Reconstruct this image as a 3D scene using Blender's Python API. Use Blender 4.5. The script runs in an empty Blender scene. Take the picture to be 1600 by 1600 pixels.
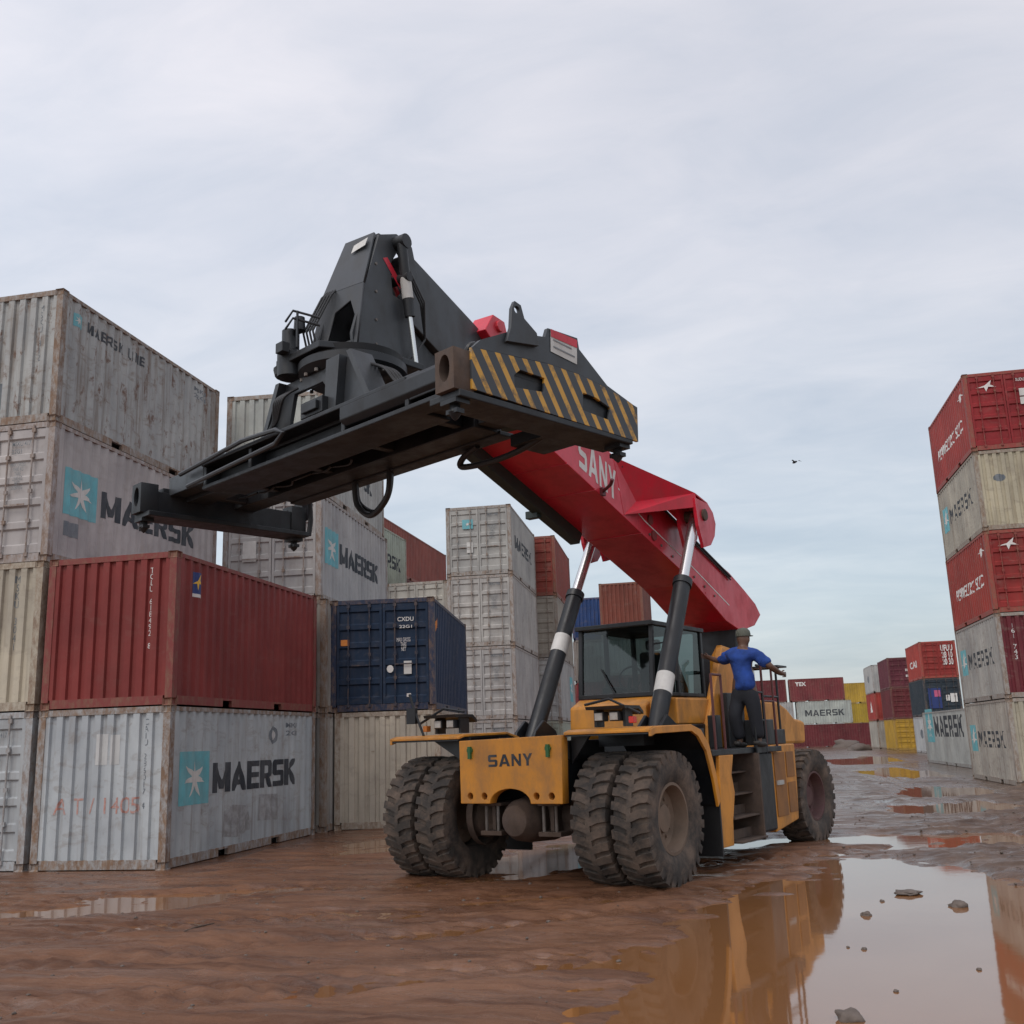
import bpy, bmesh, math, random
import numpy as np
from mathutils import Vector, Matrix, Euler, noise
random.seed(7)
S = bpy.context.scene
R = math.radians
PI = math.pi

# ------------------------------------------------------------------ camera
cam_d = bpy.data.cameras.new('camera'); cam = bpy.data.objects.new('camera', cam_d)
S.collection.objects.link(cam); S.camera = cam
yaw, pitch, roll = -0.202969378, 0.221295567, -0.0346123785
cam.location = (9.0302645, -15.557176, 1.8062665)
f_ = Vector((math.sin(yaw)*math.cos(pitch), math.cos(yaw)*math.cos(pitch), math.sin(pitch)))
r_ = Vector((math.cos(yaw), -math.sin(yaw), 0)); u_ = r_.cross(f_)
r2 = r_*math.cos(roll) + u_*math.sin(roll); u2 = -r_*math.sin(roll) + u_*math.cos(roll)
cam.rotation_euler = Matrix((r2, u2, -f_)).transposed().to_euler()
cam_d.sensor_width = 36; cam_d.lens = 36*1594.78573/1600
cam_d.clip_start = 0.1; cam_d.clip_end = 3000
S.view_settings.view_transform = 'Standard'; S.view_settings.look = 'None'
S.view_settings.exposure = 0.0; S.view_settings.gamma = 1.0
S.render.resolution_x = 1024; S.render.resolution_y = 1024

# ------------------------------------------------------------------ sky and sun
SUN_EL, SUN_AZ = 52, 205      # degrees, azimuth clockwise from +Y
W = bpy.data.worlds.new('World'); S.world = W; W.use_nodes = True
nt = W.node_tree; nt.nodes.clear()
def wn(t, **k):
    n = nt.nodes.new(t)
    for a, b in k.items(): setattr(n, a, b)
    return n
sky = wn('ShaderNodeTexSky', sky_type='NISHITA', sun_disc=False)
sky.sun_elevation = R(SUN_EL); sky.sun_rotation = R(SUN_AZ); sky.air_density = 1.0; sky.dust_density = 3.0
bg1 = wn('ShaderNodeBackground'); bg1.inputs[1].default_value = 0.05
nt.links.new(sky.outputs[0], bg1.inputs[0])
tc = wn('ShaderNodeTexCoord'); sx = wn('ShaderNodeSeparateXYZ'); nt.links.new(tc.outputs['Generated'], sx.inputs[0])
ramp = wn('ShaderNodeValToRGB'); nt.links.new(sx.outputs[2], ramp.inputs[0])
e = ramp.color_ramp.elements
e[0].position = 0.0; e[0].color = (0.54, 0.58, 0.60, 1)
e[1].position = 0.9; e[1].color = (0.685, 0.655, 0.68, 1)
for pos, c in ((0.12, (0.52, 0.57, 0.60, 1)), (0.28, (0.625, 0.635, 0.655, 1)), (0.45, (0.685, 0.675, 0.70, 1))):
    q = ramp.color_ramp.elements.new(pos); q.color = c
# cloud layer: direction divided by height, so clouds flatten towards the horizon
ad = wn('ShaderNodeMath', operation='ADD'); ad.inputs[1].default_value = 0.22; nt.links.new(sx.outputs[2], ad.inputs[0])
ab = wn('ShaderNodeMath', operation='MAXIMUM'); ab.inputs[1].default_value = 0.08; nt.links.new(ad.outputs[0], ab.inputs[0])
dv = wn('ShaderNodeVectorMath', operation='DIVIDE'); cb = wn('ShaderNodeCombineXYZ')
for i in range(3): nt.links.new(ab.outputs[0], cb.inputs[i])
nt.links.new(tc.outputs['Generated'], dv.inputs[0]); nt.links.new(cb.outputs[0], dv.inputs[1])
mp = wn('ShaderNodeMapping'); mp.inputs['Scale'].default_value = (0.8, 1.5, 1.0); mp.inputs['Rotation'].default_value = (0, 0, R(35))
nt.links.new(dv.outputs[0], mp.inputs[0])
n1 = wn('ShaderNodeTexNoise'); n1.inputs['Scale'].default_value = 1.3; n1.inputs['Detail'].default_value = 7; n1.inputs['Roughness'].default_value = 0.5; n1.inputs['Distortion'].default_value = 0.35
nt.links.new(mp.outputs[0], n1.inputs[0])
r1 = wn('ShaderNodeValToRGB'); nt.links.new(n1.outputs[0], r1.inputs[0])
r1.color_ramp.elements[0].position = 0.3; r1.color_ramp.elements[0].color = (0.82, 0.85, 0.88, 1)
r1.color_ramp.elements[1].position = 0.68; r1.color_ramp.elements[1].color = (1.06, 1.045, 1.03, 1)
n2 = wn('ShaderNodeTexNoise'); n2.inputs['Scale'].default_value = 4.2; n2.inputs['Detail'].default_value = 8; n2.inputs['Roughness'].default_value = 0.58; n2.inputs['Distortion'].default_value = 0.5
nt.links.new(mp.outputs[0], n2.inputs[0])
r2_ = wn('ShaderNodeValToRGB'); nt.links.new(n2.outputs[0], r2_.inputs[0])
r2_.color_ramp.elements[0].position = 0.34; r2_.color_ramp.elements[0].color = (0.90, 0.925, 0.945, 1)
r2_.color_ramp.elements[1].position = 0.66; r2_.color_ramp.elements[1].color = (1.05, 1.04, 1.03, 1)
mm = wn('ShaderNodeMix', data_type='RGBA', blend_type='MULTIPLY'); mm.inputs[0].default_value = 1.0
nt.links.new(r1.outputs[0], mm.inputs[6]); nt.links.new(r2_.outputs[0], mm.inputs[7])
ml = wn('ShaderNodeMix', data_type='RGBA', blend_type='MULTIPLY'); ml.inputs[0].default_value = 1.0
nt.links.new(ramp.outputs[0], ml.inputs[6]); nt.links.new(mm.outputs[2], ml.inputs[7])
# whole dome a little brighter towards the left and behind, where the hidden sun is
dt = wn('ShaderNodeVectorMath', operation='DOT_PRODUCT'); dt.inputs[1].default_value = (-0.75, -0.55, 0.35)
nt.links.new(tc.outputs['Generated'], dt.inputs[0])
mr = wn('ShaderNodeMapRange'); mr.inputs[1].default_value = -1; mr.inputs[2].default_value = 1; mr.inputs[3].default_value = 0.80; mr.inputs[4].default_value = 1.30
nt.links.new(dt.outputs['Value'], mr.inputs[0])
bg2 = wn('ShaderNodeBackground'); nt.links.new(ml.outputs[2], bg2.inputs[0]); nt.links.new(mr.outputs[0], bg2.inputs[1])
ash = wn('ShaderNodeAddShader'); nt.links.new(bg1.outputs[0], ash.inputs[0]); nt.links.new(bg2.outputs[0], ash.inputs[1])
wo = wn('ShaderNodeOutputWorld'); nt.links.new(ash.outputs[0], wo.inputs[0])
sd = bpy.data.lights.new('sun', 'SUN'); sd.energy = 0.9; sd.angle = R(20); sd.color = (1.0, 0.97, 0.93)
sun = bpy.data.objects.new('sun', sd); S.collection.objects.link(sun)
sdir = Vector((math.sin(R(SUN_AZ))*math.cos(R(SUN_EL)), math.cos(R(SUN_AZ))*math.cos(R(SUN_EL)), math.sin(R(SUN_EL))))
sun.rotation_euler = sdir.to_track_quat('Z', 'Y').to_euler(); sun.location = sdir*60

# ------------------------------------------------------------------ materials
class NT:
    def __init__(s, name):
        s.m = bpy.data.materials.new(name); s.m.use_nodes = True; s.t = s.m.node_tree
        s.b = s.t.nodes['Principled BSDF']; s.tc = s.n('ShaderNodeTexCoord')
    def n(s, t, **k):
        x = s.t.nodes.new(t)
        for a, b in k.items(): setattr(x, a, b)
        return x
    def l(s, a, b): s.t.links.new(a, b)
    def map(s, scale=(1, 1, 1), src=None, rot=(0, 0, 0)):
        m = s.n('ShaderNodeMapping'); m.inputs['Scale'].default_value = scale; m.inputs['Rotation'].default_value = rot
        s.l(src or s.tc.outputs['Object'], m.inputs[0]); return m.outputs[0]
    def noise(s, vec, scale=1, detail=4, rough=0.5, dist=0):
        x = s.n('ShaderNodeTexNoise'); x.inputs['Scale'].default_value = scale; x.inputs['Detail'].default_value = detail
        x.inputs['Roughness'].default_value = rough; x.inputs['Distortion'].default_value = dist; s.l(vec, x.inputs[0]); return x.outputs[0]
    def ramp(s, v, a, b, ca=(0, 0, 0, 1), cb=(1, 1, 1, 1)):
        x = s.n('ShaderNodeValToRGB'); s.l(v, x.inputs[0]); e = x.color_ramp.elements
        e[0].position = a; e[1].position = b; e[0].color = ca; e[1].color = cb; return x.outputs[0]
    def mix(s, f, a, b, mode='MIX'):
        x = s.n('ShaderNodeMix', data_type='RGBA', blend_type=mode)
        for v, i in ((f, 0), (a, 6), (b, 7)):
            if hasattr(v, 'links'): s.l(v, x.inputs[i])
            else: x.inputs[i].default_value = v if i == 0 else (tuple(v)+(1,))[:4]
        return x.outputs[2]
    def math(s, op, a, b=0.0, clamp=False):
        x = s.n('ShaderNodeMath', operation=op); x.use_clamp = clamp
        for v, i in ((a, 0), (b, 1)):
            if hasattr(v, 'links'): s.l(v, x.inputs[i])
            else: x.inputs[i].default_value = v
        return x.outputs[0]
    def bump(s, h, strength=0.3, dist=0.02):
        x = s.n('ShaderNodeBump'); x.inputs['Strength'].default_value = strength; x.inputs['Distance'].default_value = dist
        s.l(h, x.inputs['Height']); s.l(x.outputs[0], s.b.inputs['Normal'])

def container_mat():
    k = NT('container_paint'); oi = k.n('ShaderNodeObjectInfo')
    off = k.n('ShaderNodeVectorMath', operation='ADD'); cx = k.n('ShaderNodeCombineXYZ')
    rr = k.math('MULTIPLY', oi.outputs['Random'], 60.0)
    for i in range(3): k.l(rr, cx.inputs[i])
    k.l(k.tc.outputs['Object'], off.inputs[0]); k.l(cx.outputs[0], off.inputs[1]); V = off.outputs[0]
    col = oi.outputs['Color']; amt = oi.outputs['Alpha']
    fade = k.ramp(k.noise(k.map((0.7, 0.7, 0.5), V), 1.2, 5, 0.6), 0.3, 0.72, (0.66, 0.66, 0.67, 1), (1.08, 1.07, 1.04, 1))
    c = k.mix(1.0, col, fade, 'MULTIPLY')
    st = k.ramp(k.noise(k.map((5.5, 5.5, 0.35), V), 1.0, 5, 0.65), 0.5, 0.75)
    c = k.mix(k.math('MULTIPLY', st, k.math('MULTIPLY', amt, 1.15), True), c, (0.15, 0.105, 0.075))
    sc = k.ramp(k.noise(k.map((1.6, 1.6, 3.0), V), 1.5, 7, 0.7, 0.6), 0.53, 0.66)
    c = k.mix(k.math('MULTIPLY', sc, k.math('MULTIPLY', amt, 0.9), True), c, (0.22, 0.18, 0.15))
    rn = k.noise(k.map((2.2, 2.2, 1.0), V), 2.2, 9, 0.72, 0.3)
    thr = k.math('SUBTRACT', 0.745, k.math('MULTIPLY', amt, 0.22))
    rs = k.math('MULTIPLY', k.math('SUBTRACT', rn, thr), 12.0, True)
    c = k.mix(k.math('MULTIPLY', rs, 0.85), c, (0.125, 0.055, 0.028))
    # mud splashed on the lowest part
    sz = k.n('ShaderNodeSeparateXYZ'); k.l(k.tc.outputs['Object'], sz.inputs[0])
    k.l(c, k.b.inputs['Base Color'])
    k.b.inputs['Roughness'].default_value = 0.6; k.b.inputs['Specular IOR Level'].default_value = 0.25
    k.bump(k.noise(k.map((1, 1, 0.6), V), 2.2, 3, 0.55), 0.7, 0.035)
    return k.m
def rusty_mat():
    k = NT('rusty_frame'); oi = k.n('ShaderNodeObjectInfo')
    n = k.noise(k.map((2.5, 2.5, 1.2)), 3.0, 12, 0.8, 0.2)
    f = k.math('ADD', k.math('MULTIPLY', k.ramp(n, 0.38, 0.60), 0.9), k.math('MULTIPLY', k.math('SUBTRACT', oi.outputs['Alpha'], 0.5), 0.9), True)
    g = k.noise(k.map((4, 4, 1)), 3.0, 5, 0.6)
    rust = k.mix(g, (0.085, 0.045, 0.03), (0.30, 0.19, 0.115))
    k.l(k.mix(f, oi.outputs['Color'], rust), k.b.inputs['Base Color']); k.b.inputs['Roughness'].default_value = 0.7
    return k.m
def plain(name, col, rough=0.5, metal=0.0, var=0.15, vs=3.0, dirt=None, damt=0.5, dscale=(1.5, 1.5, 0.8), bump=0.0, coat=0.0):
    k = NT(name); n = k.noise(k.map(), vs, 6, 0.65)
    c = k.mix(k.ramp(n, 0.3, 0.7), tuple(x*(1-var) for x in col), tuple(min(1, x*(1+var)) for x in col))
    if dirt:
        d = k.ramp(k.noise(k.map(dscale), 2.0, 8, 0.7, 0.3), 0.42, 0.72)
        c = k.mix(k.math('MULTIPLY', d, damt), c, dirt)
        k.l(k.math('ADD', k.math('MULTIPLY', d, 0.3), rough, True), k.b.inputs['Roughness'])
    else: k.b.inputs['Roughness'].default_value = rough
    k.l(c, k.b.inputs['Base Color']); k.b.inputs['Metallic'].default_value = metal
    if coat: k.b.inputs['Coat Weight'].default_value = coat; k.b.inputs['Coat Roughness'].default_value = 0.15
    if bump: k.bump(k.noise(k.map(), 18, 5, 0.6), bump, 0.01)
    return k.m
M = {}
M['cont'] = container_mat(); M['frame'] = rusty_mat()
MUD = (0.17, 0.115, 0.085)
M['yellow'] = plain('yellow_paint', (0.66, 0.265, 0.026), 0.40, 0, 0.10, 2, MUD, 0.6)
M['red'] = plain('red_paint', (0.60, 0.013, 0.036), 0.30, 0, 0.12, 1.5, (0.26, 0.05, 0.05), 0.45, coat=0.15)
M['black'] = plain('dark_machine_paint', (0.010, 0.012, 0.015), 0.40, 0, 0.25, 3, (0.032, 0.030, 0.028), 0.35)
M['grey'] = plain('charcoal_paint', (0.036, 0.041, 0.047), 0.36, 0, 0.15, 3, (0.065, 0.060, 0.054), 0.4)
M['rubber'] = plain('muddy_rubber', (0.045, 0.038, 0.033), 0.85, 0, 0.25, 4, (0.20, 0.145, 0.11), 1.0, (1.6, 1.6, 1.6), bump=0.7)
M['tread'] = plain('tread_rubber', (0.030, 0.029, 0.029), 0.85, 0, 0.25, 4, (0.11, 0.088, 0.072), 0.6, (3, 3, 3), bump=0.4)
M['rim'] = plain('muddy_rim', (0.17, 0.12, 0.085), 0.7, 0, 0.2, 4, (0.22, 0.15, 0.11), 0.7)
M['darkrim'] = plain('dark_red_rim', (0.10, 0.045, 0.045), 0.7, 0, 0.2, 4, (0.14, 0.10, 0.08), 0.6)
M['chrome'] = plain('chrome_rod', (0.72, 0.72, 0.72), 0.22, 0.9, 0.03)
M['white'] = plain('white_band', (0.62, 0.61, 0.58), 0.6, 0, 0.1, 4, (0.3, 0.27, 0.24), 0.4)
M['steel'] = plain('worn_steel', (0.20, 0.185, 0.17), 0.6, 0.3, 0.3, 6, (0.12, 0.07, 0.05), 0.6)
M['rust'] = plain('brown_worn_steel', (0.085, 0.06, 0.048), 0.75, 0.1, 0.35, 6, (0.14, 0.09, 0.06), 0.6)
M['hose'] = plain('hose_rubber', (0.018, 0.018, 0.019), 0.5)
M['lamp'] = plain('lamp_lens', (0.48, 0.47, 0.44), 0.2, 0, 0.1, 6, MUD, 0.6, (8, 8, 8))
M['redlens'] = plain('red_lens', (0.55, 0.03, 0.02), 0.25)
M['cyan'] = plain('cyan_panel', (0.12, 0.40, 0.45), 0.55, 0, 0.15, 3, (0.3, 0.34, 0.33), 0.5)
M['ink'] = plain('dark_lettering', (0.022, 0.028, 0.036), 0.6, 0, 0.2, 3, (0.28, 0.28, 0.28), 0.3)
M['fadedink'] = plain('faded_lettering', (0.11, 0.13, 0.15), 0.6, 0, 0.2, 3, (0.4, 0.4, 0.4), 0.5)
M['whiteink'] = plain('white_lettering', (0.70, 0.69, 0.66), 0.6, 0, 0.05, 3, (0.4, 0.25, 0.22), 0.35)
M['redink'] = plain('faded_red_lettering', (0.42, 0.19, 0.15), 0.7, 0, 0.1, 8, (0.45, 0.45, 0.45), 0.8, (9, 9, 9))
M['tarnish'] = plain('pale_patch', (0.50, 0.50, 0.49), 0.6, 0, 0.1, 3, (0.4, 0.4, 0.4), 0.5)
M['grimepatch'] = plain('scuffed_paint', (0.27, 0.27, 0.265), 0.65, 0, 0.25, 3, (0.42, 0.44, 0.46), 0.9, (3, 3, 3))
M['yelink'] = plain('yellow_marking', (0.72, 0.42, 0.05), 0.6)
M['navy'] = plain('navy_marking', (0.02, 0.04, 0.16), 0.6)
M['orange'] = plain('orange_marking', (0.65, 0.22, 0.04), 0.6)
M['magenta'] = plain('magenta_marking', (0.50, 0.10, 0.20), 0.6)
M['darkwood'] = plain('container_underside', (0.035, 0.03, 0.027), 0.8)
M['skin'] = plain('skin', (0.12, 0.062, 0.04), 0.5)
M['shirt'] = plain('blue_cloth', (0.014, 0.055, 0.27), 0.85, 0, 0.35, 5, (0.03, 0.06, 0.16), 0.6, (5, 5, 2), bump=0.9)
M['trousers'] = plain('dark_cloth', (0.012, 0.014, 0.020), 0.85, 0, 0.2, 8)
M['cap'] = plain('olive_cloth', (0.10, 0.105, 0.085), 0.85, 0, 0.2, 12)
M['boot'] = plain('dark_boot', (0.03, 0.027, 0.025), 0.7)
M['stone'] = plain('muddy_stone', (0.12, 0.095, 0.08), 0.8, 0, 0.3, 9, bump=0.5)
M['bird'] = plain('dark_feather', (0.03, 0.03, 0.035), 0.8)
M['seat'] = plain('seat_fabric', (0.10, 0.10, 0.105), 0.8)
def glass_mat():
    m = bpy.data.materials.new('cab_glass'); m.use_nodes = True; t = m.node_tree; t.nodes.clear()
    g = t.nodes.new('ShaderNodeBsdfGlossy'); g.inputs['Roughness'].default_value = 0.03; g.inputs[0].default_value = (0.8, 0.85, 0.85, 1)
    tr = t.nodes.new('ShaderNodeBsdfTransparent'); tr.inputs[0].default_value = (0.30, 0.36, 0.355, 1)
    fr = t.nodes.new('ShaderNodeFresnel'); fr.inputs[0].default_value = 1.5
    mx = t.nodes.new('ShaderNodeMixShader'); o = t.nodes.new('ShaderNodeOutputMaterial')
    t.links.new(fr.outputs[0], mx.inputs[0]); t.links.new(tr.outputs[0], mx.inputs[1]); t.links.new(g.outputs[0], mx.inputs[2]); t.links.new(mx.outputs[0], o.inputs[0])
    return m
M['glass'] = glass_mat()
def hazard_mat():   # diagonal yellow bands on charcoal, laid out on the plate itself
    k = NT('hazard_stripes'); s = k.n('ShaderNodeSeparateXYZ'); k.l(k.tc.outputs['Object'], s.inputs[0])
    v = k.math('ADD', s.outputs[1], k.math('MULTIPLY', s.outputs[2], 0.62))
    w = k.math('FRACT', k.math('MULTIPLY', k.math('ADD', v, 20.0), 5.5))
    f = k.math('MULTIPLY', k.math('SUBTRACT', w, 0.56), 30, True); g = k.math('MULTIPLY', k.math('SUBTRACT', 0.98, w), 30, True)
    f = k.math('MULTIPLY', f, g)
    wear = k.ramp(k.noise(k.map(), 5, 7, 0.7), 0.32, 0.5)
    f = k.math('MULTIPLY', f, wear)
    k.l(k.mix(f, (0.045, 0.05, 0.056), (0.60, 0.32, 0.05)), k.b.inputs['Base Color']); k.b.inputs['Roughness'].default_value = 0.5
    return k.m
M['hazard'] = hazard_mat()

# ------------------------------------------------------------------ mesh helpers
COL = S.collection
class MB:
    def __init__(s): s.v = []; s.f = []
    def add(s, vs, fs, mat=None):
        o = len(s.v)
        for p in vs:
            p = Vector(p); s.v.append(tuple(mat @ p) if mat else tuple(p))
        for f in fs: s.f.append([i+o for i in f])
        return s
    def box(s, x0, x1, y0, y1, z0, z1, mat=None):
        v = [(x, y, z) for x in (x0, x1) for y in (y0, y1) for z in (z0, z1)]
        return s.add(v, [(0, 1, 3, 2), (4, 6, 7, 5), (0, 4, 5, 1), (2, 3, 7, 6), (0, 2, 6, 4), (1, 5, 7, 3)], mat)
    def prism(s, pts, h0, h1, axis='x', mat=None):      # polygon in the other two axes, in order
        n = len(pts)
        def P(a, b, h): return {'x': (h, a, b), 'y': (a, h, b), 'z': (a, b, h)}[axis]
        v = [P(a, b, h0) for a, b in pts] + [P(a, b, h1) for a, b in pts]
        f = [list(range(n)), list(range(2*n-1, n-1, -1))] + [(i, (i+1) % n, n+(i+1) % n, n+i) for i in range(n)]
        return s.add(v, f, mat)
    def hull(s, a, b):                                   # loft of two equal loops with caps
        n = len(a); f = [list(range(n)), list(range(2*n-1, n-1, -1))] + [(i, (i+1) % n, n+(i+1) % n, n+i) for i in range(n)]
        return s.add(list(a)+list(b), f)
    def tube(s, pts, r, n=10, caps=True):
        pts = [Vector(p) for p in pts]; rs = r if isinstance(r, (list, tuple)) else [r]*len(pts)
        o = len(s.v); ref = None
        for i, p in enumerate(pts):
            d = (pts[min(i+1, len(pts)-1)] - pts[max(i-1, 0)]).normalized()
            if ref is None: ref = d.orthogonal().normalized()
            ref = (ref - d*ref.dot(d)).normalized(); q = d.cross(ref)
            for k in range(n):
                a = 2*PI*k/n; s.v.append(tuple(p + (ref*math.cos(a) + q*math.sin(a))*rs[i]))
        for i in range(len(pts)-1):
            for k in range(n): s.f.append([o+i*n+k, o+i*n+(k+1) % n, o+(i+1)*n+(k+1) % n, o+(i+1)*n+k])
        if caps: s.f.append([o+k for k in range(n)][::-1]); s.f.append([o+(len(pts)-1)*n+k for k in range(n)])
        return s
    def lathe(s, prof, n=32, axis='x', c=(0, 0, 0), close=False):     # prof: (along, radius)
        o = len(s.v); m = len(prof)
        for k in range(n):
            a = 2*PI*k/n; ca, sa = math.cos(a), math.sin(a)
            for h, r in prof:
                p = {'x': (h, r*ca, r*sa), 'y': (r*ca, h, r*sa), 'z': (r*ca, r*sa, h)}[axis]
                s.v.append((p[0]+c[0], p[1]+c[1], p[2]+c[2]))
        for k in range(n):
            for j in range(m if close else m-1):
                j2 = (j+1) % m; k2 = (k+1) % n
                s.f.append([o+k*m+j, o+k*m+j2, o+k2*m+j2, o+k2*m+j])
        return s
    def build(s, name, mat, parent=None, smooth=False, bevel=0.0):
        me = bpy.data.meshes.new(name); me.from_pydata(s.v, [], s.f)
        bm = bmesh.new(); bm.from_mesh(me); bmesh.ops.recalc_face_normals(bm, faces=bm.faces[:])
        bm.to_mesh(me); bm.free()
        return link(name, me, mat, parent, smooth, bevel)
def link(name, me, mat, parent=None, smooth=False, bevel=0.0):
    if mat is not None:
        me.materials.clear(); me.materials.append(mat)
    o = bpy.data.objects.new(name, me); COL.objects.link(o)
    if parent: o.parent = parent
    if smooth:
        for p in me.polygons: p.use_smooth = True
        me.set_sharp_from_angle(angle=R(38))
    if bevel:
        b = o.modifiers.new('bevel', 'BEVEL'); b.width = bevel; b.segments = 2; b.limit_method = 'ANGLE'; b.angle_limit = R(35)
    return o
def empty(name, loc=(0, 0, 0), rz=0, parent=None):
    o = bpy.data.objects.new(name, None); COL.objects.link(o); o.location = loc; o.rotation_euler = (0, 0, rz)
    o.empty_display_size = 0.3
    if parent: o.parent = parent
    return o
def tag(o, label, cat, group=None):
    o['label'] = label; o['category'] = cat
    if group: o['group'] = group
    return o
def plate(name, outer, holes, h0, h1, axis, mat, parent, bevel=0.0):
    """flat plate with real holes: 2D outline and hole loops, thickness h0..h1 along axis"""
    cu = bpy.data.curves.new(name, 'CURVE'); cu.dimensions = '2D'; cu.fill_mode = 'BOTH'
    for lp in [outer]+list(holes):
        sp = cu.splines.new('POLY'); sp.points.add(len(lp)-1); sp.use_cyclic_u = True
        for i, (a, b) in enumerate(lp): sp.points[i].co = (a, b, 0, 1)
    cu.extrude = abs(h1-h0)/2
    o = bpy.data.objects.new(name, cu); COL.objects.link(o)
    me = bpy.data.meshes.new_from_object(o.evaluated_get(bpy.context.evaluated_depsgraph_get()))
    bpy.data.objects.remove(o); bpy.data.curves.remove(cu)
    m = (h0+h1)/2
    for v in me.vertices:
        a, b, h = v.co; h += m
        v.co = {'x': (h, a, b), 'y': (a, h, b), 'z': (a, b, h)}[axis]
    bm = bmesh.new(); bm.from_mesh(me); bmesh.ops.remove_doubles(bm, verts=bm.verts, dist=1e-5)
    bmesh.ops.recalc_face_normals(bm, faces=bm.faces[:]); bm.to_mesh(me); bm.free()
    me.name = name
    return link(name, me, mat, parent, False, bevel)
def circle(cx, cy, r, n=20, ry=None): return [(cx+r*math.cos(2*PI*i/n), cy+(ry or r)*math.sin(2*PI*i/n)) for i in range(n)]
def text_bm(txt, bold=0.02, sx=1.0, shear=0.0, spacing=1.0):
    cu = bpy.data.curves.new('t', 'FONT'); cu.body = txt; cu.size = 1; cu.offset = bold; cu.shear = shear; cu.resolution_u = 3; cu.space_character = spacing
    cu.space_line = 0.8; cu.align_x = 'CENTER' if '\n' in txt else 'LEFT'
    o = bpy.data.objects.new('t', cu); COL.objects.link(o)
    me = bpy.data.meshes.new_from_object(o.evaluated_get(bpy.context.evaluated_depsgraph_get()))
    bpy.data.objects.remove(o); bpy.data.curves.remove(cu)
    bm = bmesh.new(); bm.from_mesh(me); bpy.data.meshes.remove(me)
    xs = [v.co.x for v in bm.verts]; ys = [v.co.y for v in bm.verts]
    x0, x1, y0, y1 = min(xs), max(xs), min(ys), max(ys)
    for v in bm.verts: v.co.x = (v.co.x-x0)/(x1-x0); v.co.y = (v.co.y-y0)/(y1-y0); v.co.z = 0
    return bm
T_ = 0.23
GL = {
 'M': [[(0,0),(T_,0),(T_,.62),(.5-.09,0.12),(.5+.09,0.12),(1-T_,.62),(1-T_,0),(1,0),(1,1),(1-T_*1.05,1),(.5,.42),(T_*1.05,1),(0,1)]],
 'A': [[(0,0),(.24,0),(.32,.2),(.68,.2),(.76,0),(1,0),(.63,1),(.37,1)],[(.385,.38),(.615,.38),(.5,.74)]],
 'E': [[(0,0),(1,0),(1,.2),(.26,.2),(.26,.41),(.92,.41),(.92,.59),(.26,.59),(.26,.8),(1,.8),(1,1),(0,1)]],
 'R': [[(0,0),(.26,0),(.26,.33),(.52,.33),(.72,0),(1,0),(.76,.37),(.9,.42),(.97,.52),(.97,.84),(.88,.97),(.78,1),(0,1)],[(.26,.52),(.26,.8),(.66,.8),(.71,.77),(.71,.55),(.66,.52)]],
 'S': [[(.1,0),(.88,0),(1,.12),(1,.5),(.88,.6),(.27,.6),(.27,.8),(.94,.8),(.94,1),(.12,1),(0,.88),(0,.5),(.12,.41),(.73,.41),(.73,.2),(.04,.2),(.04,0)]],
 'K': [[(0,0),(.26,0),(.26,.36),(.38,.48),(.70,0),(1,0),(.58,.62),(.97,1),(.66,1),(.26,.62),(.26,1),(0,1)]],
 'N': [[(0,0),(T_,0),(T_,.62),(1-T_,0),(1,0),(1,1),(1-T_,1),(1-T_,.38),(T_,1),(0,1)]],
 'Y': [[(.37,0),(.63,0),(.63,.42),(1,1),(.72,1),(.5,.64),(.28,1),(0,1),(.37,.42)]],
 'L': [[(0,0),(.95,0),(.95,.2),(.26,.2),(.26,1),(0,1)]], 'I': [[(0,0),(.26,0),(.26,1),(0,1)]] }
GW = {'M': 1.25, 'I': 0.26, 'K': 1.05, 'A': 1.12}
def block_bm(txt, shear=0.0):
    cu = bpy.data.curves.new('t', 'CURVE'); cu.dimensions = '2D'; cu.fill_mode = 'BOTH'; x = 0
    for ch in txt:
        if ch == ' ': x += 0.6; continue
        w = GW.get(ch, 0.95)
        for lp in GL[ch]:
            sp = cu.splines.new('POLY'); sp.points.add(len(lp)-1); sp.use_cyclic_u = True
            for i, (a, c) in enumerate(lp): sp.points[i].co = (x+a*w+shear*c, c, 0, 1)
        x += w+0.17
    o = bpy.data.objects.new('t', cu); COL.objects.link(o)
    me = bpy.data.meshes.new_from_object(o.evaluated_get(bpy.context.evaluated_depsgraph_get()))
    bpy.data.objects.remove(o); bpy.data.curves.remove(cu)
    bm = bmesh.new(); bm.from_mesh(me); bpy.data.meshes.remove(me)
    xs = [v.co.x for v in bm.verts]; x0, x1 = min(xs), max(xs)
    for v in bm.verts: v.co.x = (v.co.x-x0)/(x1-x0); v.co.z = 0
    return bm
def any_bm(txt, bold, shear=0.0):
    return block_bm(txt, shear) if all(c in GL or c == ' ' for c in txt) else text_bm(txt, bold, shear=shear)
def poly_bm(pts):
    bm = bmesh.new(); bm.faces.new([bm.verts.new((a, b, 0)) for a, b in pts]); return bm
def star_pts(n, r0, r1, cx=0.5, cy=0.5, ph=PI/2):
    return [(cx+(r0 if i % 2 == 0 else r1)*math.cos(ph+PI*i/n), cy+(r0 if i % 2 == 0 else r1)*math.sin(ph+PI*i/n)) for i in range(2*n)]
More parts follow.
